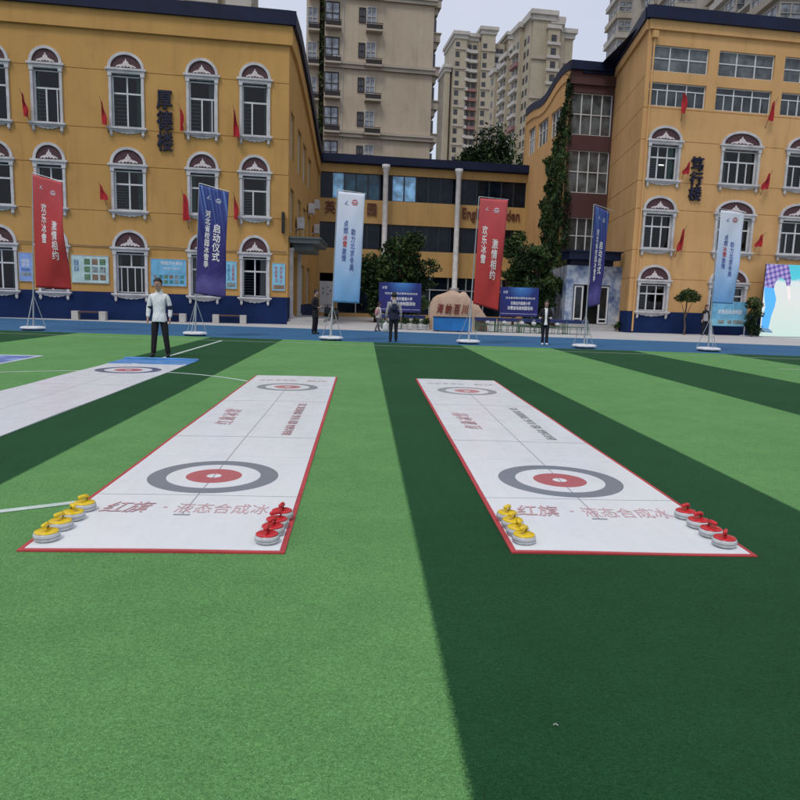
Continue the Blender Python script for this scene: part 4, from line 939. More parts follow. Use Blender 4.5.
for i, (u, v, s, lb) in enumerate(((19.5, 78, 4.3, 'tree top rising over the low block beside its right end'), (22.6, 80, 4.8, 'tallest tree top behind the low block, beside the cream tower'), (16.3, 82, 2.6, 'low dark tree top behind the low block below the far tower'))):
    hb = [(x, y, z+11.0+(1.2, 1.6, 0.6)[i], a, b_, c) for x, y, z, a, b_, c in blobs(18, s*0.6, s*0.6, 0.0, s*1.5, s*0.28, s*0.45, 20+i, 0.5)]
    P_ = F(u, v); tree('rear_tree', (P_[0], P_[1]), hb, 5200, 0.26, lb, LEAF, 0.3, 'tree', 'trees behind the low block')
# creeper on the stair block
pts = []
while len(pts) < 13000:
    s = RNG.uniform(-0.5, 5.4); z = RNG.uniform(0.3, 16.6)
    lim = 5.3 if z < 8 else (4.9 if z < 12 else (2.7+0.3*math.sin(z*2.1) if z < 14.2 else 1.5-0.55*(z-14.2)))
    edge = lim*(0.86+0.14*math.sin(z*1.7)+0.06*math.sin(z*5.3)); lo = -0.25 if z > 9 else -0.6
    if s > edge or s < lo or (14.2 > z > 12.9 and s > 1.7 and RNG.random() < 0.75): continue
    if RNG.random() > 0.62+0.38*math.sin(z*3.1+s*2.2)*math.sin(s*3.7-z*1.3): continue
    k = RNG.uniform(0.02, 0.30 if z > 9 else 0.5)*(0.6+0.4*math.sin(z*2.3+s*1.1))
    if s >= 0: p = BA+bd*s-bn*abs(k)
    else: p = Vector((17.95-s*1.2+RNG.uniform(-0.2, 0), 46.5-abs(k), 0))
    pts.append((p.x, p.y, z))
iv = leaf_cloud('creeper', LEAF, pts, 0.12, None, None, 0.0, (17.95, 46.5, 0), 0.35); iv.location = F(17.95, 46.5, 0); iv.rotation_euler = (0, 0, TH)
tag(iv, 'dark green creeper climbing the side of the brown stair block', 'creeper')
# round-headed topiary and a dark shrub by the right wing
P_ = F(21.9, 36.9)
tree('topiary_tree', (P_[0], P_[1]), [(0.05, 0, 2.18, 0.5, 0.45, 0.30), (-0.38, 0.05, 2.04, 0.33, 0.3, 0.22), (0.45, 0, 2.10, 0.32, 0.3, 0.24), (0.0, 0.1, 2.40, 0.34, 0.34, 0.18), (-0.18, -0.1, 2.3, 0.25, 0.25, 0.2), (0.3, -0.1, 2.36, 0.22, 0.22, 0.16), (0.1, -0.2, 1.95, 0.3, 0.25, 0.12)], 3000, 0.055, 'small round headed tree on a thin trunk before the navy plinth', LEAF+LEAFY[:1], 0.05, 'tree', None, 4)
P_ = F(25.95, 36.7)
tree('shrub', (P_[0], P_[1]), blobs(12, 0.42, 0.35, 0.3, 2.0, 0.22, 0.4, 31, 0.3), 2600, 0.07, 'dark narrow shrub between the display board and the lit screen', LEAF, 0.04, 'shrub')
P_ = F(19.05, 39.2)
tree('shrub', (P_[0], P_[1]), blobs(7, 0.16, 0.16, 0.2, 0.55, 0.12, 0.2, 33, 0.2), 500, 0.06, 'little potted shrub on the entrance step of the painted portal', LEAF+LEAFY[:1], 0.02, 'shrub', None, 2)

# ------------------------------------------------------------------ feather banners
def cloth_mat(name, stops, rough=0.7, rays=None, axis='z', spark=None):
    m, nt, b = new_mat(name); tc = N(nt, 'ShaderNodeTexCoord'); sx = N(nt, 'ShaderNodeSeparateXYZ'); nt.links.new(tc.outputs['Generated'], sx.inputs[0])
    f = math_(nt, 'ADD', sx.outputs[2], math_(nt, 'MULTIPLY', math_(nt, 'SUBTRACT', noise(nt, 2.2, 3, 0.6), 0.5), 0.22))
    c = ramp(nt, f, stops)
    if rays is not None:
        # printed beams of light falling from the top left
        g = math_(nt, 'ADD', math_(nt, 'MULTIPLY', sx.outputs[0], 1.4), math_(nt, 'MULTIPLY', sx.outputs[2], 0.8))
        wv_ = N(nt, 'ShaderNodeTexNoise', noise_dimensions='1D'); wv_.inputs['Scale'].default_value = 7; nt.links.new(g, wv_.inputs['W'])
        k = math_(nt, 'MULTIPLY', ramp(nt, wv_.outputs[0], [(0.48, (0, 0, 0)), (0.66, (1, 1, 1))]), ramp(nt, sx.outputs[2], [(0.45, (0, 0, 0)), (1.0, (0.9,)*3)]))
        c = mixc(nt, k, c, rays)
    if spark:
        vo = N(nt, 'ShaderNodeTexVoronoi'); vo.inputs['Scale'].default_value = 9; tc2 = N(nt, 'ShaderNodeTexCoord'); nt.links.new(tc2.outputs['Object'], vo.inputs['Vector'])
        k = math_(nt, 'MULTIPLY', math_(nt, 'LESS_THAN', vo.outputs['Distance'], 0.12), 0.5); c = mixc(nt, k, c, spark)
    nt.links.new(c, b.inputs['Base Color']); b.inputs['Roughness'].default_value = rough; b.inputs['Specular IOR Level'].default_value = 0.25
    return m
CL_RED = cloth_mat('red_banner_print', [(0.0, (0.40, 0.035, 0.035)), (0.25, (0.44, 0.045, 0.042)), (0.6, (0.47, 0.055, 0.06)), (1.0, (0.52, 0.09, 0.10))])
CL_BLUE = cloth_mat('navy_banner_print', [(0.0, (0.06, 0.04, 0.17)), (0.12, (0.11, 0.09, 0.30)), (0.22, (0.045, 0.035, 0.17)), (0.6, (0.028, 0.028, 0.16)), (1.0, (0.04, 0.06, 0.24))], rays=(0.14, 0.25, 0.55), spark=(0.22, 0.24, 0.5))
CL_WHITE = cloth_mat('pale_banner_print', [(0.0, (0.15, 0.34, 0.66)), (0.2, (0.26, 0.44, 0.72)), (0.5, (0.48, 0.58, 0.80)), (0.8, (0.64, 0.67, 0.82)), (1.0, (0.70, 0.71, 0.80))], spark=(0.45, 0.58, 0.72))
INKB = M('blue_print_ink', (0.10, 0.13, 0.36), 0.7, 0.1, 6); INKR = M('red_print_ink', (0.50, 0.06, 0.06), 0.7, 0.1, 6); INKP = M('pale_print', (0.62, 0.64, 0.74), 0.7, 0.1, 6); INKW = M('white_banner_ink', (0.78, 0.74, 0.74), 0.7, 0.06, 6)
SNOWP = M('print_snow', (0.42, 0.46, 0.64), 0.7, 0.2, 5)
WBASE = M('white_water_base', (0.66, 0.67, 0.68), 0.45, 0.08, 5)
POLEM = M('banner_pole_aluminium', (0.40, 0.43, 0.44), 0.4, 0.1, 6, metal=0.4)
def banner(base, quad, clothm, texts, label, seed, marks=None, tilt=0.0, bow=0.05, group='flag banners along the track'):
    X, Y = base; t = empty('flag_banner', (X, Y, 0.008), label, 'banner', group)
    tl, tr, br, bl = [Vector((p[0]-X, 0, p[1]-0.008)) for p in quad]; r = random.Random(seed); p1, p2 = r.uniform(0, 6), r.uniform(0, 6)
    def S(u, w_, d=0):      # u across 0..1, w_ down 0..1
        p = (tl*(1-u)+tr*u)*(1-w_)+(bl*(1-u)+br*u)*w_; e = u*(0.35+0.65*w_)
        y = 0.10*math.sin(3.2*u+4.2*w_+p1)*e+bow*math.sin(7.3*w_+p2+2.6*u)*e-0.03*math.sin(9*u-3*w_+p2)*w_*e+0.018*math.sin(14*w_+11*u+p1)*e+0.012*math.sin(23*w_-8*u+p2)*e
        return Vector((p.x, y-0.05+tilt*u, p.z))
    nu, nw = 14, 44; mb = MB(); vs = []
    for j in range(nw+1):
        for i in range(nu+1): vs.append(S(i/nu, j/nw))
    k = len(vs); vs += [v+Vector((0, 0.006, 0)) for v in vs]; fs = []
    for j in range(nw):
        for i in range(nu):
            a = j*(nu+1)+i; q = (a, a+nu+1, a+nu+2, a+1); fs += [q, tuple(x+k for x in q[::-1])]
    for i in range(nu): fs += [(i, i+1, i+1+k, i+k), (nw*(nu+1)+i+k, nw*(nu+1)+i+1+k, nw*(nu+1)+i+1, nw*(nu+1)+i)]
    for j in range(nw): a = j*(nu+1); fs += [(a+k, a+nu+1+k, a+nu+1, a), (a+nu, a+2*nu+1, a+2*nu+1+k, a+nu+k)]
    mb.add(vs, fs); cl = mb.build('cloth', clothm, t, smooth=True)
    for body, u0, u1, w0, w1, ink in texts:
        m2 = MB(); put = lambda a, b_, d: tuple(S(a, 1-b_)+Vector((0, -0.010-d, 0)))
        text_fit(m2, body, u0, u1, 1-w1, 1-w0, put, bold=0.018, shear=0.0); m2.build('lettering', ink, cl)
    for kind, uc, wc, sz, ink in (marks or []):
        m2 = MB(); q = lambda a, b_: tuple(S(uc+a*sz, wc-b_*sz*0.26)+Vector((0, -0.011, 0)))
        if kind == 'swoosh':   # leaning athlete-like stroke over a small line of type
            for pl_ in ([(-0.5, -0.5), (-0.1, -0.35), (0.15, 0.1), (0.3, 0.7), (0.05, 0.2), (-0.2, -0.1)], [(-0.2, -0.62), (0.5, -0.5), (0.55, -0.4), (-0.1, -0.5)]): m2.add([q(*p) for p in pl_], [tuple(range(len(pl_)))])
        elif kind == 'seal':
            for pl_ in ([(-0.6, 0.1), (-0.2, 0.5), (0.2, 0.5), (0.6, 0.1), (0.3, 0.2), (0, 0.35), (-0.3, 0.2)], [(-0.6, -0.15), (0.6, -0.15), (0.6, 0.0), (-0.6, 0.0)], [(-0.45, -0.45), (0.45, -0.45), (0.45, -0.3), (-0.45, -0.3)]): m2.add([q(*p) for p in pl_], [tuple(range(len(pl_)))])
        else:                  # printed snow drift
            n = 18; pl_ = [(-1, -1)]+[(-1+2*i/n, -0.4+0.5*math.sin(math.pi*i/n)*(0.7+0.3*math.sin(i*1.7+uc*9))) for i in range(n+1)]+[(1, -1)]; m2.add([q(*p) for p in pl_], [tuple(range(len(pl_)))])
        m2.build('emblem' if kind != 'drift' else 'print', ink, cl)
    # pole along the hoist edge, with bent top arm, three guy legs and a water-filled base
    d = (tl-bl).normalized(); foot = Vector((0, 0.03, 0.10)); mb = MB(); topp = tl+Vector((-0.03, 0.02, 0.06))
    mb.tube([foot, foot.lerp(topp, 0.35), topp], [0.030, 0.024, 0.017], 8); mb.build('pole', POLEM, t)
    mb = MB(); mb.tube([topp, tl.lerp(tr, 0.5)+Vector((0, -0.03, 0.035)), tr+Vector((0.03, -0.02, 0.02))], 0.011, 6); mb.build('top_arm', POLEM, t)
    for a in (0.5, 2.6, 4.7):
        mb = MB(); q = foot.lerp(topp, 0.22); mb.tube([(0.40*math.cos(a), 0.40*math.sin(a), 0.11), tuple(q)], 0.012, 6); mb.build('leg', POLEM, t)
    mb = MB(); mb.lathe([(0.30, 0.035), (0.40, 0.05), (0.425, 0.085), (0.40, 0.125), (0.30, 0.145), (0.10, 0.15), (0.05, 0.15)], 48, lobes=8, amp=0.03); bs = mb.build('base', WBASE, t, smooth=True)
    for i in range(6):
        a = i*math.pi/3+0.3; mb = MB(); mb.lathe([(0.035, 0.0), (0.05, 0.012), (0.05, 0.04), (0.03, 0.055)], 10, (0.31*math.cos(a), 0.31*math.sin(a), 0.0)); mb.build('foot', BLACK, bs)
    return t
V_ = lambda s: '\n'.join(s)
def red_txt(a=0.16, b=0.35, c=0.55, d=0.77): return [(V_('欢乐冰雪'), a, b, 0.25, 0.60, INKW), (V_('激情相约'), c, d, 0.36, 0.73, INKW)]
banner((-13.24, 25.1), [(-13.0, 5.42), (-11.98, 5.17), (-11.90, 1.50), (-13.05, 1.53)], CL_RED, [(V_('欢乐冰雪'), 0.25, 0.42, 0.235, 0.59, INKW), (V_('激情相约'), 0.60, 0.78, 0.375, 0.73, INKW)], 'red banner on a pole in front of the left wing', 1, [('swoosh', 0.28, 0.09, 0.13, INKP), ('seal', 0.66, 0.12, 0.16, INKP)], bow=0.13)
navt = [(V_('河北省校园冰雪季'), 0.24, 0.41, 0.215, 0.74, INKW), (V_('启动仪式'), 0.52, 0.78, 0.32, 0.665, INKW)]
banner((-7.35, 24.83), [(-7.12, 5.2), (-6.12, 4.98), (-6.26, 1.36), (-7.30, 1.49)], CL_BLUE, navt, 'navy banner on a pole in front of the left wing', 2, [('swoosh', 0.33, 0.09, 0.13, INKP), ('seal', 0.66, 0.105, 0.16, INKP)], bow=0.06)
wt = [(V_('点燃'), 0.27, 0.44, 0.25, 0.37, INKB), (V_('冰雪'), 0.26, 0.43, 0.38, 0.49, INKR), (V_('激情'), 0.25, 0.41, 0.50, 0.62, INKB), (V_('助力北京冬奥'), 0.56, 0.72, 0.32, 0.70, INKB)]
wm = [('swoosh', 0.33, 0.09, 0.15, INKB), ('seal', 0.64, 0.085, 0.20, INKR)]
banner((-2.50, 24.67), [(-2.33, 5.10), (-1.41, 5.03), (-1.53, 1.32), (-2.45, 1.34)], CL_WHITE, wt, 'light blue banner with blue and red characters, left of the courtyard', 3, wm, bow=0.04)
banner((2.38, 25.11), [(2.57, 5.08), (3.54, 5.04), (3.40, 1.21), (2.49, 1.44)], CL_RED, red_txt(), 'red banner on a pole in front of the low block', 4, [('swoosh', 0.28, 0.09, 0.13, INKP), ('seal', 0.62, 0.10, 0.17, INKP)], bow=0.04)
banner((6.41, 24.58), [(6.45, 4.87), (7.06, 4.70), (6.93, 1.55), (6.43, 1.42)], CL_BLUE, navt, 'navy banner on a pole in front of the painted portal', 5, [('swoosh', 0.33, 0.09, 0.13, INKP), ('seal', 0.66, 0.105, 0.16, INKP)], tilt=0.35, bow=0.07)
banner((10.99, 25.07), [(10.95, 4.92), (11.81, 4.85), (11.69, 1.70), (10.96, 1.72)], CL_WHITE, wt, 'light blue banner with blue and red characters before the right wing', 6, wm, bow=0.05)

# ------------------------------------------------------------------ things along the walls
def wall_flag(u, z, V, side, label, h=0.8, w_=0.28, spread=0.0):
    """small red flag on a stick leaning out from a window corner"""
    t = empty('wall_flag', F(u, V-0.05, z), label, 'flag', 'small red flags at the windows', TH); mb = MB()
    mb.tube([(0, 0.05, -0.35*h), (-0.10*side, -0.25, 0.25*h), (-0.22*side, -0.55, 0.95*h)], [0.014, 0.013, 0.009], 6); mb.build('pole', DKMETAL, t)
    mb = MB(); n = 8; vs = []; ph = random.uniform(0, 6.3); tw = random.uniform(0.5, 1.6)
    for j in range(n+1):
        f = j/n; a = Vector((-0.205*side, -0.51, 0.86*h)); hang = a+Vector((0.02*side, 0.22, -0.95*h*f))
        ww = w_*(0.35+0.65*math.sin(min(1, f*1.25)*math.pi*0.62))*(1+0.25*math.sin(f*5+ph))+spread*f
        for i in range(5):
            g = i/4; vs.append((hang.x+(g-0.1)*ww*side, hang.y+0.06*tw*math.sin(6*g+3*f+ph)-0.08*g*tw, hang.z-(0.10+0.10*tw)*g*(1-f)-0.05*tw*g*math.sin(ph+4*g)))
    mb.add(vs, [(j*5+i, j*5+i+1, (j+1)*5+i+1, (j+1)*5+i) for j in range(n) for i in range(4)]); k = len(mb.v)
    mb.add([(x, y+0.012, z_) for x, y, z_ in vs], [((j+1)*5+i, (j+1)*5+i+1, j*5+i+1, j*5+i) for j in range(n) for i in range(4)]); mb.build('cloth', RED, t, smooth=True)
wf = [(-12.72, 9.75, VL, 1, 'red flag by the top floor window left of the vertical characters, leftmost'), (-9.13, 9.65, VL, 1, 'red flag at the top floor window just left of the vertical characters'),
      (-5.45, 9.6, VL, 1, 'red flag at the top floor window just right of the vertical characters'), (-2.85, 9.45, VL, 1, 'red flag at the top floor window nearest the left wing corner'),
      (-9.3, 6.05, VL, 1, 'red flag blown sideways at a middle floor window above the stone bench'), (-5.35, 5.2, VL, 1, 'red flag hanging above the navy banner on the left wing'), (-2.85, 5.4, VL, 1, 'thin red flag at the middle floor window nearest the left wing corner'),
      (21.42, 12.35, VR, 1, 'red flag under the first wide window of the right wing'), (26.6, 12.3, VR, -1, 'red flag under the second wide window of the right wing'),
      (21.75, 9.05, VR, -1, 'small red flag right of the upper arched window beside the drainpipe'), (26.75, 8.5, VR, -1, 'red flag right of the upper wide arched window of the right wing'),
      (21.75, 4.9, VR, -1, 'red flag hanging right of the middle arched window beside the drainpipe'), (26.7, 5.25, VR, -1, 'dull red flag beside the light blue banner on the right wing')]
for i, (u, z, V, sd_, lb) in enumerate(wf): random.seed(i*13+5); wall_flag(u, z+random.uniform(-.05, .05), V, sd_, lb, (1.15, 1.2, 1.2, 1.45, 0.8, 1.45, 1.25, 1.25, 1.2, 0.75, 1.0, 1.35, 0.8)[i], (0.24, 0.22, 0.2, 0.26, 0.32, 0.36, 0.2, 0.26, 0.36, 0.4, 0.45, 0.36, 0.45)[i])

PAPER = [M('poster_sky_blue', (0.16, 0.42, 0.62), 0.5, 0.25, 2.5), M('poster_cyan', (0.22, 0.52, 0.66), 0.5, 0.2, 3), M('poster_pale', (0.45, 0.60, 0.58), 0.5, 0.2, 3), M('poster_violet', (0.24, 0.36, 0.68), 0.5, 0.2, 3)]
PIC = [M('poster_photo_green', (0.10, 0.19, 0.10), 0.5, 0.6, 9), M('poster_photo_grey', (0.22, 0.26, 0.26), 0.5, 0.6, 9), M('poster_photo_brown', (0.24, 0.15, 0.10), 0.5, 0.5, 9), M('poster_photo_teal', (0.06, 0.22, 0.24), 0.5, 0.5, 9)]
INKD = M('poster_blue_ink', (0.06, 0.14, 0.34), 0.6, 0.2, 9)
def poster(u0, u1, z0, z1, V, bgm, label, pics, texts, seed):
    t = empty('wall_poster', F((u0+u1)/2, V, z0), label, 'poster', 'posters along the school walls', TH); o = ((u0+u1)/2, V, z0)
    mb = MB(); mb.bevbox(u0, u1, V-0.05, V-0.012, z0, z1, 0.008); mb.build('board', bgm, t, o)
    mb = MB(); f = 0.025
    for q in ((u0-f, u1+f, z0-f, z0), (u0-f, u1+f, z1, z1+f), (u0-f, u0, z0, z1), (u1, u1+f, z0, z1)): mb.box(q[0], q[1], V-0.06, V-0.005, q[2], q[3])
    mb.build('frame', STEEL, t, o)
    r = random.Random(seed)
    for (a, b_, c, d) in pics:
        mb = MB(); mb.box(u0+(u1-u0)*a, u0+(u1-u0)*b_, V-0.055, V-0.051, z0+(z1-z0)*c, z0+(z1-z0)*d); mb.build('picture', r.choice(PIC), t, o)
    for body, a, b_, c, d, ink in texts:
        mb = MB(); text_fit(mb, body, u0+(u1-u0)*a, u0+(u1-u0)*b_, z0+(z1-z0)*c, z0+(z1-z0)*d, lambda x, z, dd: (x, V-0.054-dd, z), bold=0.014); mb.build('lettering', ink, t, o)
grid = lambda nx, nz, a0, a1, c0, c1, g=0.25: [(a0+(a1-a0)*i/nx, a0+(a1-a0)*(i+1-g)/nx, c0+(c1-c0)*j/nz, c0+(c1-c0)*(j+1-g)/nz) for i in range(nx) for j in range(nz)]
poster(-13.52, -12.92, 1.85, 3.22, VL, PAPER[3], 'narrow blue poster left of the red banner on the left wing', [(0.1, 0.9, 0.18, 0.3)], [('校园\n安全', 0.2, 0.8, 0.5, 0.78, LW), ('快乐成长', 0.15, 0.85, 0.35, 0.46, INKD)], 1)
poster(-11.05, -9.30, 1.86, 3.19, VL, PAPER[2], 'pale poster with rows of small photos between two ground floor windows', grid(3, 3, 0.34, 0.98, 0.10, 0.96), [('班级\n风采', 0.06, 0.2, 0.4, 0.85, INKD)], 2)
poster(-7.22, -5.50, 1.84, 3.16, VL, PAPER[0], 'sky blue poster with small photos behind the man in white', grid(6, 2, 0.06, 0.98, 0.08, 0.46, 0.3), [('校园文化展示', 0.28, 0.9, 0.80, 0.92, LW), ('海纳百川 有容乃大', 0.35, 0.85, 0.62, 0.70, LW)], 3)
poster(-3.52, -2.96, 1.80, 3.17, VL, PAPER[1], 'narrow cyan poster beside the navy banner on the left wing', [(0.1, 0.9, 0.05, 0.22)], [(V_('文明礼仪'), 0.18, 0.42, 0.3, 0.9, INKD), (V_('从我做起'), 0.58, 0.82, 0.3, 0.9, INKR)], 4)
poster(-1.12, -0.48, 1.78, 3.16, VL, PAPER[1], 'narrow cyan poster nearest the corner of the left wing', [(0.1, 0.95, 0.04, 0.2)], [(V_('好好学习'), 0.18, 0.42, 0.3, 0.9, INKR), (V_('天天向上'), 0.58, 0.82, 0.28, 0.88, INKR)], 5)
# display board on feet by the right wing
t = empty('display_board', F(24.9, 37.3, 0.004), 'light blue display board standing on feet under the pale banner', 'display board', None, TH)
mb = MB(); mb.box(-1.15, 1.05, -0.02, 0.02, 0.55, 1.95); mb.build('panel', PAPER[0], t)
mb = MB(); mb.box(-1.15, 1.05, -0.026, -0.021, 0.58, 0.95); mb.build('pale_strip', PAPER[1], t)
for a, b_ in ((-0.75, -0.35), (-0.15, 0.1), (0.2, 0.85)): mb = MB(); mb.box(a, b_, -0.031, -0.027, 0.68, 0.90); mb.build('picture', PIC[1], t)
mb = MB(); text_fit(mb, '冰雪运动进校园', -0.8, 0.7, 1.25, 1.5, lambda x, z, d: (x, -0.024-d, z), bold=0.014); mb.build('lettering', LW, t)
for x in (-1.1, 1.0):
    mb = MB(); mb.box(x-0.025, x+0.025, -0.02, 0.03, 0.04, 0.55); mb.prism([(x-0.16, 0.0), (x+0.16, 0.0), (x+0.04, 0.06), (x-0.04, 0.06)], -0.22, 0.25); mb.build('leg', WBASE, t)

def bench(u0, u1, label):
    t = empty('stone_bench', F((u0+u1)/2, VL-0.55, 0.004), label, 'bench', 'stone benches along the navy plinth', TH); h = (u1-u0)/2
    for s in (-1, 1): mb = MB(); mb.bevbox(s*h-(0.32 if s > 0 else 0), s*h+(0.32 if s < 0 else 0), -0.22, 0.22, 0, 0.44, 0.012); mb.build('leg', STONE, t)
    mb = MB(); mb.bevbox(-h+0.322, h-0.322, -0.21, 0.21, 0.36, 0.435, 0.01); mb.build('seat', M('bench_slab', (0.10, 0.055, 0.05), 0.6, 0.2, 3), t)
bench(-10.95, -9.33, 'stone bench under the window left of the man in white'); bench(-7.05, -5.45, 'stone bench right behind the man in white'); bench(-4.12, -2.43, 'stone bench right of the navy banner')

# courtyard desks, rock, blue table, boards
GREENP = M('green_painted_steel', (0.045, 0.15, 0.075), 0.5, 0.2, 5); DESKTOP = M('navy_desk_cover', (0.02, 0.035, 0.13), 0.5, 0.2, 2); SEATP = M('green_bench_board', (0.05, 0.13, 0.07), 0.55, 0.2, 5)
def desk_proto():
    t = bpy.data.objects.new('school_desk', None); COL.objects.link(t)
    mb = MB(); mb.bevbox(-0.55, 0.55, -0.24, 0.24, 0.66, 0.72, 0.008); mb.box(-0.54, 0.54, -0.225, -0.205, 0.55, 0.659); mb.build('top', DESKTOP, t)
    for x in (-0.5, 0.5):
        mb = MB(); mb.tube([(x, -0.2, 0.0), (x, -0.2, 0.66)], 0.02, 6); mb.tube([(x, 0.2, 0.0), (x, 0.2, 0.66)], 0.02, 6); mb.tube([(x, -0.26, 0.03), (x, 0.26, 0.03)], 0.02, 6); mb.tube([(x, -0.2, 0.36), (x, 0.2, 0.36)], 0.016, 6); mb.build('leg', GREENP, t)
    mb = MB(); mb.bevbox(-0.53, 0.53, -0.30, -0.06, 0.34, 0.38, 0.006); mb.build('shelf', SEATP, t)
    return t
def stool_proto():
    t = bpy.data.objects.new('school_stool', None); COL.objects.link(t)
    mb = MB(); mb.bevbox(-0.18, 0.18, -0.14, 0.14, 0.36, 0.39, 0.006); mb.build('seat', SEATP, t)
    for x in (-0.15, 0.15):
        for y in (-0.11, 0.11): mb = MB(); mb.tube([(x*1.12, y*1.15, 0), (x, y, 0.36)], 0.014, 6); mb.build('leg', GREENP, t)
    return t
dp, sp_ = desk_proto(), stool_proto(); dx = [4.25+1.17*i for i in range(5)]+[-0.55, 0.62]
for i, x in enumerate(dx):
    o = dp if i == 0 else copy_tree(dp); o.location = (x, 36.0+0.03*(i % 3), 0.004); o.rotation_euler = (0, 0, 0.02*((i*7) % 5-2))
    w_ = ['first', 'second', 'third', 'fourth', 'last'][i] if i < 5 else None
    tag(o, f'navy topped school desk, {w_} to the right of the rock' if w_ else ('navy topped school desk behind the man with the backpack' if i == 5 else 'navy topped school desk beside the blue box on its left'), 'desk', 'school desks in the courtyard')
for i in range(10):
    x = 4.0+0.58*i; o = sp_ if i == 0 else copy_tree(sp_); o.location = (x, 35.45+0.05*math.sin(i*2.1), 0.004); o.rotation_euler = (0, 0, math.sin(i*1.3)*0.3)
    tag(o, 'green school stool in the row before the navy desks', 'stool', 'stools before the desks')
BAGW = M('white_cloth_bag', (0.58, 0.57, 0.58), 0.8, 0.15, 8)
for i, x in enumerate((4.35, 5.2, 6.1, 6.7, 7.9)):
    mb = MB(); bm = bmesh.new(); bmesh.ops.create_icosphere(bm, subdivisions=2, radius=1)
    for v in bm.verts: v.co = Vector((v.co.x*0.13, v.co.y*0.1, 0.11+v.co.z*0.11*(1 if v.co.z < 0 else 0.9)+0.012*math.sin(17*v.co.x+i)+0.0))
    mb.bm(bm); mb.tube([(-0.05, 0, 0.2), (-0.03, 0, 0.29), (0.03, 0, 0.29), (0.05, 0, 0.2)], 0.012, 6)
    tag(mb.build('cloth_bag', BAGW, None, smooth=True, loc=(x, 35.82, 0.38)), 'small white bag lying on the shelf of a navy topped desk', 'bag', 'white bags on the desk shelves')
POTM = M('white_flower_pot', (0.60, 0.58, 0.55), 0.6, 0.1, 8)
for i, x in enumerate((-0.35, 0.15, 0.65, 1.15)):
    t = empty('potted_plant', (x, 35.3, 0.004), 'white pot of low green plants in the row left of the blue box', 'potted plant', 'pots left of the blue box')
    mb = MB(); mb.lathe([(0.10, 0), (0.12, 0.02), (0.15, 0.24), (0.165, 0.25), (0.165, 0.28), (0.14, 0.28)], 16); mb.build('pot', POTM, t, smooth=True)
    leaf_cloud('foliage', LEAF+LEAFY, crown_points([(0, 0, 0.42, 0.2, 0.2, 0.16), (0.08, 0.05, 0.5, 0.14, 0.14, 0.12)], 420), 0.045, t)
# blue cloth-covered box before the rock
BLUEC = M('bright_blue_cloth', (0.012, 0.14, 0.40), 0.7, 0.18, 1.5)
t = empty('blue_box', (2.45, 34.75, 0.004), 'bright blue covered box in front of the inscribed rock', 'box')
mb = MB(); mb.bevbox(-0.93, 0.93, -0.42, 0.42, 0.05, 0.70, 0.02); mb.build('cover', BLUEC, t); mb = MB(); mb.box(-0.96, 0.96, -0.45, 0.45, 0.702, 0.725); mb.build('top', M('dark_box_edge', (0.02, 0.03, 0.07), 0.6, 0.2, 3), t)
for x in (-0.95, 0.95): mb = MB(); mb.tube([(x, -0.44, 0), (x, -0.44, 0.71)], 0.02, 6); mb.build('post', STEEL, t)
for x in (-0.7, 0.3): mb = MB(); mb.lathe([(0.04, 0), (0.05, 0.02), (0.04, 0.05)], 10, (x, -0.3, 0)); mb.build('castor', BLACK, t)
# inscribed rock
rm, nt, b = new_mat('pinkish_boulder')
c = ramp(nt, noise(nt, 1.3, 6, 0.65), [(0.3, (0.40, 0.26, 0.175)), (0.5, (0.50, 0.34, 0.24)), (0.7, (0.56, 0.41, 0.31))])
c = mixc(nt, 1.0, c, ramp(nt, noise(nt, 40, 3), [(0.3, (0.85,)*3), (0.7, (1.1,)*3)]), 'MULTIPLY')
nt.links.new(c, b.inputs['Base Color']); b.inputs['Roughness'].default_value = 0.85; bump(nt, b, noise(nt, 6, 6, 0.65), 0.4, 0.06)
t = empty('inscribed_rock', (2.75, 36.6, 0.004), 'large pinkish rock carved with red Chinese characters 海纳百川', 'rock')
out = [(-1.36, 0.0), (-1.40, 0.5), (-1.40, 0.95), (-1.33, 1.36), (-1.20, 1.62), (-1.02, 1.78), (-0.80, 1.83), (-0.58, 1.93), (-0.36, 2.03), (-0.16, 2.05), (0.0, 1.97), (0.16, 1.92), (0.34, 1.99), (0.46, 1.97), (0.58, 1.84), (0.74, 1.64), (0.92, 1.46), (1.06, 1.36), (1.16, 1.32), (1.30, 1.14), (1.46, 0.95), (1.58, 0.78), (1.66, 0.55), (1.68, 0.3), (1.68, 0.0)]
bm = bmesh.new(); rings = []; cx, cz = 0.05, 0.75
for k, (y, s) in enumerate(((-0.34, 0.60), (-0.33, 0.86), (-0.24, 0.955), (-0.05, 1.0), (0.22, 0.97), (0.40, 0.84), (0.46, 0.55))):
    rings.append([bm.verts.new((cx+(x-cx)*s+0.02*math.sin(i*2.3+k), y+0.025*math.sin(i*1.3+k*2), (cz*0.0+z*(s if z > 0.05 else 1))+0.012*math.sin(i*3.1+k))) for i, (x, z) in enumerate(out)])
for a, c_ in zip(rings, rings[1:]):
    for i in range(len(out)-1): bm.faces.new((a[i], c_[i], c_[i+1], a[i+1]))
bm.faces.new(rings[0]); bm.faces.new(rings[-1][::-1])
bmesh.ops.recalc_face_normals(bm, faces=bm.faces[:]); mb = MB(); mb.bm(bm); rk = mb.build('stone', rm, t, smooth=False)
rk.data.polygons.foreach_set('use_smooth', [True]*len(rk.data.polygons))
mb = MB(); text_fit(mb, '海 纳 百 川', -1.0, 0.62, 0.86, 1.36, lambda x, z, d: (x, -0.365-d, z), bold=0.012, extrude=0.02, shear=0.2); mb.build('lettering', M('rock_red_paint', (0.20, 0.03, 0.022), 0.7, 0.3, 9), t)
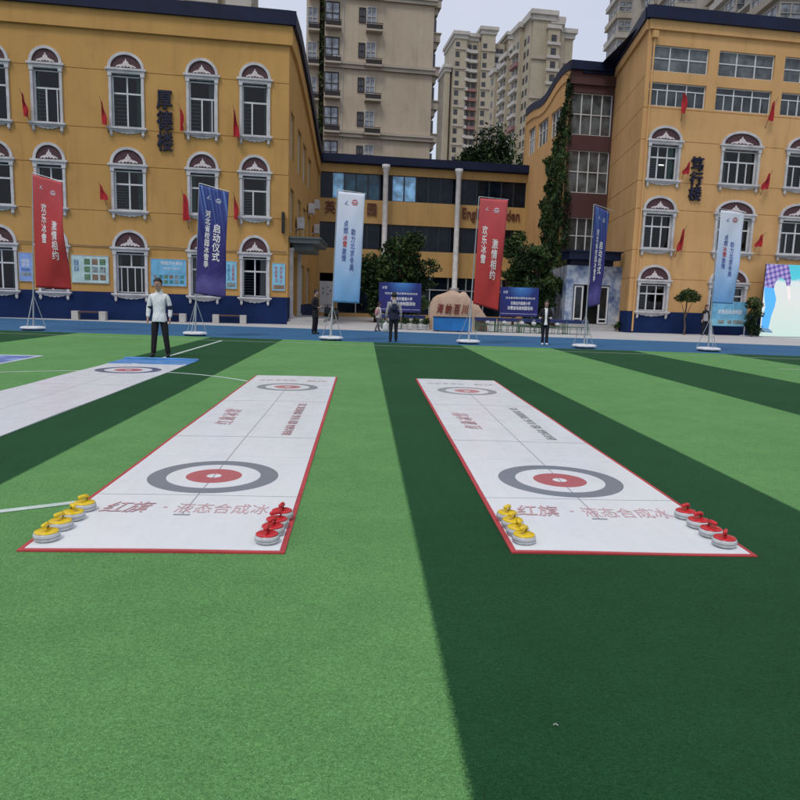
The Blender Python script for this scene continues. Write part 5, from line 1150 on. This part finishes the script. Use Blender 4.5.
# printed event boards
bm_, nt, b = new_mat('event_board_print'); tc = N(nt, 'ShaderNodeTexCoord'); sx = N(nt, 'ShaderNodeSeparateXYZ'); nt.links.new(tc.outputs['Generated'], sx.inputs[0])
d = math_(nt, 'SQRT', math_(nt, 'ADD', math_(nt, 'POWER', math_(nt, 'MULTIPLY', math_(nt, 'SUBTRACT', sx.outputs[0], 0.55), 1.25), 2.0), math_(nt, 'POWER', math_(nt, 'SUBTRACT', sx.outputs[2], 1.0), 2.0)))
gl = ramp(nt, d, [(0.0, (0.07, 0.25, 0.55)), (0.18, (0.035, 0.14, 0.40)), (0.45, (0.010, 0.022, 0.16)), (1.0, (0.016, 0.014, 0.125))])
nt.links.new(mixc(nt, 0.35, gl, mixc(nt, 1.0, gl, ramp(nt, noise(nt, 2.5, 4), [(0.35, (0.6,)*3), (0.65, (1.5,)*3)]), 'MULTIPLY')), b.inputs['Base Color']); b.inputs['Roughness'].default_value = 0.45
def event_board(x0, x1, z0, z1, Y, label):
    t = empty('event_board', ((x0+x1)/2, Y, 0.004), label, 'display board', 'blue event boards in the courtyard'); h = (x1-x0)/2
    mb = MB(); mb.bevbox(-h, h, -0.03, 0.03, z0, z1, 0.006); pn = mb.build('panel', bm_, t); Hh = z1-z0
    pt = lambda x, z, dd: (x, -0.034-dd, z)
    for body, a, b_, c, d_ in (('河北省校园冰雪季启动仪式', -0.72, 0.82, 0.60, 0.67), ('石家庄外国语小学', -0.44, 0.58, 0.40, 0.515), ('冰雪运动进校园活动', -0.60, 0.72, 0.23, 0.355), ('冰雪', -0.86, -0.62, 0.78, 0.88)):
        mb = MB(); text_fit(mb, body, a*h, b_*h, z0+Hh*c, z0+Hh*d_, pt, bold=0.022 if c < 0.55 else 0.01); mb.build('lettering', LW if c < 0.7 else INKP, pn)
    mb = MB(); mb.box(-h+0.05, h-0.05, -0.036, -0.032, z0+Hh*0.085, z0+Hh*0.10); mb.build('printed_line', SNOWP, pn)
    for s in (-1, 1): mb = MB(); mb.tube([(s*(h-0.12), 0.05, 0), (s*(h-0.12), 0.05, z0+0.3)], 0.025, 6); mb.tube([(s*(h-0.12), -0.3, 0.02), (s*(h-0.12), 0.45, 0.02)], 0.022, 6); mb.build('leg', DKMETAL, t)
event_board(-1.31, 0.97, 0.82, 2.38, 38.0, 'navy event board under the dark tree, left of the rock')
event_board(5.22, 7.28, 0.78, 2.33, 38.0, 'navy event board with white lines of text right of the red banner')
mb = MB(); mb.box(5.15, 7.35, 37.99, 38.03, 0.1, 0.78); 
# LED screen on the right
SCR_V = 37.4; t = empty('led_screen', F(29.6, SCR_V, 0.004), 'bright LED screen showing a figure in jeans on snow', 'screen', None, TH); o = (29.6, SCR_V, 0)
u0, u1, z0, z1 = 26.95, 33.2, 0.02, 4.18
mb = MB(); mb.box(u0+0.02, u1, SCR_V, SCR_V+0.12, z0, z1); mb.box(u0+0.1, u1-0.1, SCR_V+0.121, SCR_V+0.5, 0.0, 0.6); mb.build('cabinet', DKMETAL, t, o)
sn, nt, b = new_mat('screen_snow'); tc = N(nt, 'ShaderNodeTexCoord'); sx = N(nt, 'ShaderNodeSeparateXYZ'); nt.links.new(tc.outputs['Object'], sx.inputs[0])
c = ramp(nt, math_(nt, 'ADD', math_(nt, 'MULTIPLY', sx.outputs[2], 0.22), math_(nt, 'MULTIPLY', noise(nt, 1.2, 4), 0.12)), [(0.05, (0.66, 0.86, 0.80)), (0.5, (0.80, 0.86, 0.84)), (0.76, (0.78, 0.86, 0.86)), (0.80, (0.10, 0.66, 0.78)), (0.95, (0.08, 0.60, 0.76))])
nt.links.new(c, b.inputs['Emission Color']); b.inputs['Emission Strength'].default_value = 0.92; b.inputs['Base Color'].default_value = (0, 0, 0, 1)
mb = MB(); mb.quad((u0, SCR_V-0.006, z0), (u1, SCR_V-0.006, z0), (u1, SCR_V-0.006, z1), (u0, SCR_V-0.006, z1)); scn = mb.build('picture', sn, t, o)
def flatpoly(name, pts, mat, dy): mb = MB(); mb.add([(x, SCR_V-dy, z) for x, z in pts], [tuple(range(len(pts)))]); return mb.build(name, mat, scn, o)
plaid, nt, b = new_mat('screen_plaid'); tc = N(nt, 'ShaderNodeTexCoord'); sx = N(nt, 'ShaderNodeSeparateXYZ'); nt.links.new(tc.outputs['Object'], sx.inputs[0])
f1 = math_(nt, 'GREATER_THAN', math_(nt, 'FRACT', math_(nt, 'MULTIPLY', math_(nt, 'ADD', sx.outputs[0], math_(nt, 'MULTIPLY', sx.outputs[2], 0.3)), 3.4)), 0.55); f2 = math_(nt, 'GREATER_THAN', math_(nt, 'FRACT', math_(nt, 'MULTIPLY', math_(nt, 'SUBTRACT', sx.outputs[2], math_(nt, 'MULTIPLY', sx.outputs[0], 0.3)), 3.4)), 0.55)
c = ramp(nt, math_(nt, 'MULTIPLY', math_(nt, 'ADD', f1, f2), 0.5), [(0.0, (0.56, 0.44, 0.80)), (0.5, (0.30, 0.22, 0.62)), (1.0, (0.10, 0.09, 0.42))]); nt.links.new(c, b.inputs['Emission Color']); b.inputs['Emission Strength'].default_value = 0.8; b.inputs['Base Color'].default_value = (0, 0, 0, 1)
flatpoly('figure_shirt', [(u0+a, z) for a, z in ((0, 2.85), (0.62, 2.80), (0.70, 3.2), (1.0, 3.42), (1.28, 3.3), (1.42, 2.95), (1.64, 2.95), (1.66, 3.4), (1.42, 4.17), (0, 4.17))], plaid, 0.009)
flatpoly('figure_jeans', [(u0+a, z) for a, z in ((0.0, 2.86), (0.62, 2.81), (0.84, 2.2), (0.80, 1.75), (0.64, 1.2), (0.54, 0.46), (0.08, 0.48), (0.06, 1.0), (0.2, 1.7), (0.06, 2.3))], emat('screen_jeans', (0.07, 0.33, 0.78), 0.8), 0.010)
flatpoly('figure_hand', [(u0+a, z) for a, z in ((1.44, 2.96), (1.64, 2.96), (1.76, 2.3), (1.70, 2.12), (1.60, 2.2))], emat('screen_skin', (0.68, 0.60, 0.56), 0.75), 0.011)
flatpoly('figure_shoe', [(u0+a, z) for a, z in ((0.08, 0.5), (0.55, 0.47), (0.82, 0.30), (0.80, 0.22), (0.05, 0.26))], emat('screen_shoe', (0.12, 0.22, 0.34), 0.7), 0.012)
# motorbikes etc parked beside the left wing entrance: a low dark scooter
def scooter(loc, rz, label):
    t = empty('scooter', loc, label, 'scooter', None, rz); PL = M('scooter_plastic', (0.06, 0.065, 0.075), 0.4, 0.2, 5)
    for x in (-0.62, 0.62):
        mb = MB(); n = 22
        for i in range(n):
            a0, a1 = 2*math.pi*i/n, 2*math.pi*(i+1)/n; mb.tube([(x+0.2*math.cos(a0), 0, 0.25+0.2*math.sin(a0)), (x+0.2*math.cos(a1), 0, 0.25+0.2*math.sin(a1))], 0.05, 6, cap=False)
        mb.build('wheel', BLACK, t, smooth=True)
    mb = MB(); mb.bevbox(-0.75, 0.02, -0.15, 0.15, 0.42, 0.72, 0.06); mb.bevbox(-0.05, 0.45, -0.14, 0.14, 0.26, 0.34, 0.03); mb.tube([(0.62, 0, 0.25), (0.48, 0, 0.70), (0.42, 0, 0.98)], [0.05, 0.09, 0.04], 10); mb.bevbox(0.42, 0.58, -0.18, 0.18, 0.42, 0.88, 0.05); mb.build('body', PL, t)
    mb = MB(); mb.bevbox(-0.72, 0.0, -0.14, 0.14, 0.725, 0.82, 0.04); mb.build('seat', BLACK, t)
    mb = MB(); mb.tube([(0.36, -0.32, 1.02), (0.42, 0, 0.99), (0.36, 0.32, 1.02)], 0.018, 8); mb.build('handlebar', DKMETAL, t)
scooter(F(2.35, 45.0, 0.004), 2.2, 'dark scooter parked by the side entrance of the left wing')

# ------------------------------------------------------------------ people
SKIN = M('skin', (0.44, 0.26, 0.19), 0.55, 0.08, 9)
def skin_mesh(chains, level=2):
    """chains: lists of (point, rx, ry); first point of each later chain may equal one already placed (joined)"""
    key = {}; vs = []; rad = []; es = []
    for ch in chains:
        prev = None
        for p, rx, ry in ch:
            k = tuple(round(c, 4) for c in p)
            if k not in key: key[k] = len(vs); vs.append(p); rad.append((rx, ry))
            i = key[k]
            if prev is not None and prev != i and (prev, i) not in es and (i, prev) not in es: es.append((prev, i))
            prev = i
    me = bpy.data.meshes.new('skel'); me.from_pydata(vs, es, []); o = bpy.data.objects.new('skel', me); COL.objects.link(o)
    o.modifiers.new('s', 'SKIN'); sd_ = o.modifiers.new('b', 'SUBSURF'); sd_.levels = level; sd_.render_levels = level
    for i, r in enumerate(rad): me.skin_vertices[0].data[i].radius = r
    me.skin_vertices[0].data[0].use_root = True
    res = bpy.data.meshes.new_from_object(o.evaluated_get(bpy.context.evaluated_depsgraph_get()))
    bpy.data.objects.remove(o); bpy.data.meshes.remove(me); return res
def folds(m, s=1.0):
    nt = m.node_tree; b = [n for n in nt.nodes if n.type == 'BSDF_PRINCIPLED'][0]; tc = N(nt, 'ShaderNodeTexCoord'); mp = N(nt, 'ShaderNodeMapping'); mp.inputs['Scale'].default_value = (9, 9, 5)
    mp.inputs['Rotation'].default_value = (0.5, 0.4, 0); nt.links.new(tc.outputs['Object'], mp.inputs[0]); bump(nt, b, noise(nt, 1.6, 3, 0.55, mp.outputs[0]), 0.75*s, 0.05); return m
def person(loc, rz, h, label, arms, legs, top, bottom, shoe, hair_col, hair='short', lean=0.0, head_fwd=0.02, fem=1.0, sleeve=1.0, coat=0.0, extras=None, wide=1.0):
    """local: facing -y. arms = ((elbow, wrist, hand) for left(+x) and right(-x)), legs = ((knee, ankle) ...)"""
    s = h/1.75; t = empty('person', loc, label, 'person', None, rz)
    T = lambda p: (p[0]*s, (p[1]-lean*(p[2]-0.9))*s, p[2]*s)
    C = lambda ch: [(T(p), rx*s, ry*s) for p, rx, ry in ch]
    sw = 0.175*fem
    neck, chin, skull = (0, 0.015, 1.47), (0, -0.01-head_fwd*0.4, 1.545), (0, -0.012-head_fwd, 1.655)
    body = [[((0, 0, 0.95), 0.085, 0.065), ((0, 0.0, 1.12), 0.088*fem, 0.066), ((0, 0.01, 1.30), 0.105*fem, 0.075), ((0, 0.015, 1.42), 0.075, 0.065), (neck, 0.048, 0.05), ((0, -0.035-head_fwd*0.5, 1.552), 0.060, 0.080), (skull, 0.094, 0.112), ((0, -0.0-head_fwd, 1.728), 0.066, 0.078)]]
    jk = [[((0, 0, 0.79-coat*0.2), 0.150*wide, 0.128), ((0, 0, 0.86), 0.150*wide, 0.126), ((0, 0.0, 1.02), 0.138*fem*wide, 0.110), ((0, 0.005, 1.22), 0.150*fem*wide, 0.112), ((0, 0.012, 1.36), 0.120*fem, 0.09), ((0, 0.018, 1.44), 0.078, 0.072), ((0, 0.018, 1.505), 0.062, 0.064)]]
    tr_ = []; fingers = []
    for sg, (el, wr, hd) in zip((1, -1), arms):
        sh = (sg*sw, 0.01, 1.365)
        body.append([((0, 0.01, 1.30), 0.105*fem, 0.075), (sh, 0.045, 0.045), (el, 0.037, 0.037), (wr, 0.026, 0.023), (hd, 0.034, 0.02)])
        ev = Vector(el); wv_ = Vector(wr); cuff = ev.lerp(wv_, sleeve*0.95) if sleeve > 0.4 else Vector(sh).lerp(ev, sleeve*2)
        arm = [((0, 0.012, 1.36), 0.120*fem, 0.09), ((sg*sw*0.86, 0.01, 1.372), 0.068, 0.066), (tuple(Vector(sh).lerp(ev, 0.18)), 0.066, 0.064)]
        if sleeve > 0.4: arm += [(tuple(Vector(sh).lerp(ev, 0.55)), 0.060, 0.058), (el, 0.055, 0.055), (tuple(cuff), 0.045, 0.043)]
        else: arm += [(tuple(cuff), 0.055, 0.055)]
        jk.append(arm)
        # five fingers, curled, from the palm end
        hv = Vector(hd); dr_ = (hv-wv_).normalized(); side_ = Vector((0, -1, 0)) if abs(dr_.y) < 0.8 else Vector((0, 0, 1)); side_ = (side_-dr_*side_.dot(dr_)).normalized(); inn = dr_.cross(side_)*(1 if sg > 0 else -1)
        for k, ln in enumerate((0.062, 0.072, 0.068, 0.052)):
            a = hv+side_*(0.024-0.016*k); fingers.append([(a-dr_*0.02, .0095), (a+dr_*ln*0.5-inn*0.004, .0088), (a+dr_*ln*0.85+inn*0.012, .0078), (a+dr_*ln+inn*0.028, .0062)])
        a = wv_.lerp(hv, 0.5)+side_*0.018; fingers.append([(a, .011), (a+side_*0.03+dr_*0.02, .0105), (a+side_*0.036+dr_*0.052, .0085)])
    for sg, (kn, an) in zip((1, -1), legs):
        hp = (sg*0.09, 0, 0.90)
        body.append([((0, 0, 0.95), 0.085, 0.065), (hp, 0.062, 0.062), (kn, 0.046, 0.048), (an, 0.035, 0.04), ((an[0], an[1]-0.06, 0.045), 0.035, 0.03), ((an[0], an[1]-0.13, 0.035), 0.034, 0.024)])
        tr_.append([((0, 0, 1.02), 0.100, 0.082), ((0, 0, 0.93), 0.118, 0.098), ((sg*0.072, 0, 0.85), 0.088, 0.092), (tuple(Vector(hp).lerp(Vector(kn), 0.45)), 0.088, 0.092), (kn, 0.068, 0.072), (tuple(Vector(kn).lerp(Vector(an), 0.5)), 0.062, 0.066), ((an[0], an[1], an[2]-0.03), 0.056, 0.06)])
    # ears and nose belong to the body surface
    mb = MB(); bmesh_ = skin_mesh([C(c) for c in body]); mb.mesh(bmesh_)
    for f in fingers:
        m2 = skin_mesh([[(T(tuple(p)), r*s, r*s) for p, r in f]], 1); mb.mesh(m2); bpy.data.meshes.remove(m2)
    hx, hy, hz = T(skull)
    mb.add([(hx-.013*s, hy-.090*s, hz-.045*s), (hx+.013*s, hy-.090*s, hz-.045*s), (hx, hy-.122*s, hz-.042*s), (hx, hy-.094*s, hz+.012*s)], [(0, 1, 2), (0, 2, 3), (1, 3, 2)])
    for sg in (-1, 1): mb.add([(hx+sg*.074*s, hy-.01*s, hz-.035*s), (hx+sg*.090*s, hy+.012*s, hz-.005*s), (hx+sg*.088*s, hy+.01*s, hz+.02*s), (hx+sg*.074*s, hy-.015*s, hz+.015*s)], [(0, 1, 2, 3)])
    mb.build('body', SKIN, t, smooth=True)
    mb = MB(); m2 = skin_mesh([C(c) for c in jk]); mb.mesh(m2); n = 28; hz_ = 0.80-coat*0.2     # straight hem
    prof_ = [(0.122, 0.24), (0.138, 0.18), (0.150*wide, 0.11), (0.158*wide, 0.05), (0.160*wide, 0.012), (0.158*wide, 0.0), (0.140*wide, 0.0), (0.135*wide, 0.03)]
    k = len(mb.v)
    for r_, dz in prof_:
        for q in range(n):
            a = 2*math.pi*q/n; mb.v.append(T((r_*math.cos(a)*(1+0.015*math.sin(5*a)), r_*0.80*math.sin(a)*(1+0.02*math.cos(4*a)), hz_+dz+0.004*math.sin(3*a))))
    for i in range(len(prof_)-1):
        for q in range(n): mb.f.append((k+i*n+q, k+i*n+(q+1) % n, k+(i+1)*n+(q+1) % n, k+(i+1)*n+q)); mb.m.append(0)
    tp = mb.build('top', top, t, smooth=True)
    mb = MB(); m2 = skin_mesh([C(c) for c in tr_]); mb.mesh(m2); mb.build('trousers', bottom, t, smooth=True)
    for sg, (kn, an) in zip((1, -1), legs):
        m2 = skin_mesh([C([((an[0], an[1]+0.045, 0.055), 0.046, 0.05), ((an[0], an[1]-0.04, 0.052), 0.049, 0.046), ((an[0]+sg*0.008, an[1]-0.12, 0.042), 0.047, 0.036), ((an[0]+sg*0.01, an[1]-0.175, 0.034), 0.034, 0.026)])]); mb = MB(); mb.mesh(m2); mb.build('shoe', shoe, t, smooth=True)
    # hair: cap over the skull, longer behind for long hair
    bm = bmesh.new(); bmesh.ops.create_uvsphere(bm, u_segments=24, v_segments=16, radius=1)
    cut = [v for v in bm.verts if (v.co.z < -0.28 and v.co.y < 0.15) or v.co.z < (-0.62 if hair == 'short' else -0.85) or (v.co.y < -0.55 and v.co.z < 0.22) or (v.co.y < -0.2 and v.co.z < -0.1)]
    bmesh.ops.delete(bm, geom=cut, context='VERTS')
    for v in bm.verts: j = 1+0.035*math.sin(9*v.co.x+5*v.co.z)+0.03*math.sin(13*v.co.y); v.co = Vector((hx+v.co.x*.096*s*j, hy+.006*s+v.co.y*.113*s*j, hz+.012*s+v.co.z*.112*s*j))
    mb = MB(); mb.bm(bm)
    if hair == 'long':
        m2 = skin_mesh([[((hx, hy+.045*s, hz+.01*s), .085*s, .06*s), ((hx, hy+.07*s, hz-.12*s), .088*s, .045*s), ((hx, hy+.09*s, hz-.27*s), .07*s, .03*s)]]); mb.mesh(m2)
    mb.build('hair', hair_col, t, smooth=True)
    mb = MB()
    for sg in (-1, 1): mb.lathe([(0.011*s, -0.006*s), (0.013*s, 0), (0.0, 0.004*s)], 8); mb.v[-24:] = [(hx+sg*.03*s+x, hy-.092*s-z, hz-.005*s+y*0.6) for x, y, z in mb.v[-24:]]
    mb.build('eyes', BLACK, t)
    mb = MB(); mb.box(hx-.022*s, hx+.022*s, hy-.093*s, hy-.086*s, hz-.072*s, hz-.064*s); mb.build('mouth', M('lips', (0.22, 0.08, 0.07), 0.5, 0.1, 9), t)
    if extras: extras(t, s, T, C)
    return t
HAIR = M('black_hair', (0.010, 0.008, 0.008), 0.5, 0.3, 20); JEANS = M('dark_trousers', (0.010, 0.011, 0.016), 0.85, 0.25, 8); WHITEJ = M('white_jacket', (0.70, 0.72, 0.71), 0.75, 0.08, 6, 0.05)
BLK = M('black_cloth', (0.012, 0.011, 0.013), 0.85, 0.25, 8); SHOEB = M('black_shoe', (0.010, 0.010, 0.011), 0.4, 0.2, 8); SHOEW = M('white_shoe', (0.65, 0.65, 0.66), 0.5, 0.1, 8); GREYS = M('grey_shirt', (0.33, 0.32, 0.33), 0.8, 0.12, 8); NAVYC = M('navy_cloth', (0.012, 0.016, 0.045), 0.8, 0.2, 8)
PINK = M('pink_backpack', (0.55, 0.22, 0.24), 0.7, 0.12, 8); BEIGE = M('beige_top', (0.48, 0.42, 0.38), 0.8, 0.12, 8); OLIVE = M('grey_trousers', (0.12, 0.12, 0.12), 0.85, 0.2, 8); BRHAIR = M('dark_brown_hair', (0.03, 0.017, 0.013), 0.5, 0.3, 20)
for m_ in (WHITEJ, BLK, JEANS, GREYS, NAVYC, OLIVE, BEIGE): folds(m_)
hang = (((0.245, 0.03, 1.12), (0.262, -0.02, 0.87), (0.262, -0.035, 0.79)), ((-0.245, 0.03, 1.12), (-0.262, -0.02, 0.87), (-0.262, -0.035, 0.79)))
stand = (((0.125, -0.015, 0.49), (0.16, 0.01, 0.085)), ((-0.125, -0.015, 0.49), (-0.16, 0.01, 0.085)))
def ex_white(t, s, T, C):
    for sg in (-1, 1):   # navy band at each elbow and open collar, zip
        m2 = skin_mesh([C([((sg*0.222, 0.026, 1.185), 0.061, 0.060), ((sg*0.234, 0.035, 1.12), 0.061, 0.061), ((sg*0.238, 0.02, 1.05), 0.058, 0.058)])]); mb = MB(); mb.mesh(m2); mb.build('elbow_band', NAVYC, t, smooth=True)
    m2 = skin_mesh([C([((0, 0.016, 1.44), 0.080, 0.078), ((0, 0.014, 1.49), 0.076, 0.078), ((0, 0.012, 1.525), 0.072, 0.076)])]); mb = MB(); mb.mesh(m2); mb.build('collar', WHITEJ, t, smooth=True)
    pass
person((-5.6, 16.17, 0.012), 0.08, 1.79, 'man in a white jacket and black trousers standing at the blue mat end', (((0.232, 0.045, 1.12), (0.236, -0.01, 0.88), (0.232, -0.03, 0.80)), ((-0.238, 0.03, 1.12), (-0.25, -0.03, 0.87), (-0.25, -0.05, 0.79))), (((0.13, -0.01, 0.49), (0.175, 0.02, 0.085)), ((-0.115, -0.02, 0.49), (-0.15, -0.02, 0.085))), WHITEJ, BLK, SHOEB, HAIR, 'short', 0.02, 0.06, 1.0, extras=ex_white, wide=1.04)
def ex_mask(t, s, T, C):
    m2 = skin_mesh([C([((0, -0.075, 1.585), 0.05, 0.035), ((0, -0.07, 1.615), 0.055, 0.03)])]); mb = MB(); mb.mesh(m2); mb.build('face_mask', LW, t, smooth=True)
fold = (((0.225, 0.02, 1.12), (0.16, -0.20, 1.05), (0.10, -0.25, 1.08)), ((-0.225, 0.02, 1.12), (-0.16, -0.20, 1.05), (-0.09, -0.25, 1.08)))
person((-3.52, 28.32, 0.012), 1.25, 1.77, 'person in black clothes and pale mask beside the left wing corner', fold, (((0.09, -0.02, 0.49), (0.09, 0.02, 0.085)), ((-0.09, 0.0, 0.49), (-0.09, 0.06, 0.085))), BLK, BLK, SHOEB, HAIR, 'short', 0.0, 0.03, 1.0, coat=0.7, extras=ex_mask)
def ex_pack(t, s, T, C):
    m2 = skin_mesh([C([((0, 0.13, 1.08), 0.125, 0.07), ((0, 0.14, 1.25), 0.13, 0.075), ((0, 0.11, 1.38), 0.10, 0.05)])]); mb = MB(); mb.mesh(m2); mb.build('backpack', NAVYC, t, smooth=True)
    for sg in (-1, 1):
        mb = MB(); mb.tube([T((sg*0.09, 0.10, 1.38)), T((sg*0.10, 0.0, 1.48)), T((sg*0.10, -0.11, 1.36)), T((sg*0.11, -0.10, 1.15)), T((sg*0.11, 0.08, 1.08))], 0.018*s, 6); mb.build('strap', NAVYC, t)
person((-0.31, 24.62, 0.012), math.pi+0.15, 1.72, 'person seen from behind in dark vest and trousers holding a white bag', hang, (((0.09, -0.02, 0.49), (0.10, 0.03, 0.085)), ((-0.09, 0.0, 0.49), (-0.11, -0.03, 0.085))), GREYS, JEANS, SHOEB, HAIR, 'short', 0.0, 0.02, 0.98, extras=lambda t, s, T, C: (ex_pack(t, s, T, C), (lambda m2: (lambda mb: (mb.mesh(m2), mb.build('vest', NAVYC, t, smooth=True)))(MB()))(skin_mesh([C([((0, 0, 0.75), 0.192, 0.165), ((0, 0, 0.86), 0.19, 0.158), ((0, 0.0, 1.04), 0.162, 0.128), ((0, 0.005, 1.24), 0.16, 0.124), ((0, 0.012, 1.38), 0.128, 0.104)])]))))
mb = MB(); bm = bmesh.new(); bmesh.ops.create_icosphere(bm, subdivisions=3, radius=1)
for v in bm.verts: v.co = Vector((v.co.x*0.11*(1-0.25*v.co.z), v.co.y*0.07, -0.2+v.co.z*0.19+0.012*math.sin(v.co.x*9+v.co.y*7)))
mb.bm(bm); mb.tube([(-0.03, 0, -0.03), (0, 0, 0.05), (0.03, 0, -0.03)], 0.008, 6)
tag(mb.build('carrier_bag', BAGW, None, smooth=True, loc=(-0.58, 24.60, 0.72)), 'white carrier bag held by the person seen from behind', 'bag')
def ex_pink(t, s, T, C):
    m2 = skin_mesh([C([((0, 0.13, 1.0), 0.11, 0.075), ((0, 0.15, 1.2), 0.125, 0.085), ((0, 0.12, 1.36), 0.10, 0.06)])]); mb = MB(); mb.mesh(m2); mb.build('backpack', PINK, t, smooth=True)
walk = (((0.10, -0.10, 0.50), (0.10, -0.16, 0.10)), ((-0.09, 0.05, 0.49), (-0.09, 0.26, 0.12)))
person((-1.13, 32.67, 0.008), math.pi*0.72, 1.34, 'child with a pink backpack walking past the blue event board', hang, walk, BEIGE, OLIVE, SHOEB, BRHAIR, 'long', 0.03, 0.02, 0.95, extras=ex_pink)
def ex_jacket(t, s, T, C):   # open black jacket: two front panels over the white top, and sleeves come from the top itself
    for sg in (-1, 1):
        m2 = skin_mesh([C([((sg*0.095, -0.03, 0.72), 0.075, 0.095), ((sg*0.095, -0.04, 1.0), 0.078, 0.105), ((sg*0.10, -0.035, 1.25), 0.072, 0.11), ((sg*0.105, 0.0, 1.40), 0.075, 0.095), ((sg*0.07, 0.01, 1.46), 0.05, 0.07)])]); mb = MB(); mb.mesh(m2); mb.build('jacket_front', BLK, t, smooth=True)
        el, wr = (hold[0] if sg > 0 else hold[1])[:2]
        m2 = skin_mesh([C([((sg*0.12, 0.01, 1.40), 0.08, 0.08), ((sg*0.165, 0.01, 1.36), 0.078, 0.078), (el, 0.066, 0.066), (tuple(Vector(el).lerp(Vector(wr), 0.9)), 0.050, 0.048)])]); mb = MB(); mb.mesh(m2); mb.build('jacket_sleeve', BLK, t, smooth=True)
    m2 = skin_mesh([C([((0, 0.06, 0.72), 0.13, 0.06), ((0, 0.05, 1.0), 0.128, 0.07), ((0, 0.05, 1.25), 0.14, 0.075), ((0, 0.04, 1.42), 0.10, 0.06)])]); mb = MB(); mb.mesh(m2); mb.build('jacket_back', BLK, t, smooth=True)
hold = (((0.24, 0.02, 1.14), (0.17, -0.17, 1.06), (0.12, -0.22, 1.07)), ((-0.25, 0.02, 1.13), (-0.24, -0.19, 1.05), (-0.22, -0.25, 1.07)))
person((5.22, 25.63, 0.012), -0.1, 1.60, 'long haired woman in an open black jacket and white top, white shoes', hold, (((0.075, -0.02, 0.49), (0.085, 0.0, 0.085)), ((-0.075, 0.0, 0.49), (-0.085, -0.02, 0.085))), LW, JEANS, SHOEW, BRHAIR, 'long', 0.0, 0.02, 0.9, extras=ex_jacket)
def ex_vest(t, s, T, C):
    m2 = skin_mesh([C([((0, 0, 0.78), 0.19, 0.165), ((0, 0, 0.88), 0.186, 0.155), ((0, 0.0, 1.04), 0.158, 0.126), ((0, 0.005, 1.24), 0.156, 0.122), ((0, 0.012, 1.37), 0.122, 0.1)])]); mb = MB(); mb.mesh(m2); mb.build('vest', GREYS, t, smooth=True)
P_ = F(23.2, 37.0)
person((P_[0], P_[1], 0.004), 0.3, 1.72, 'person in a pale vest and dark trousers by the navy plinth of the right wing', hang, stand, BLK, JEANS, SHOEB, BRHAIR, 'long', 0.0, 0.02, 0.92, extras=ex_vest)
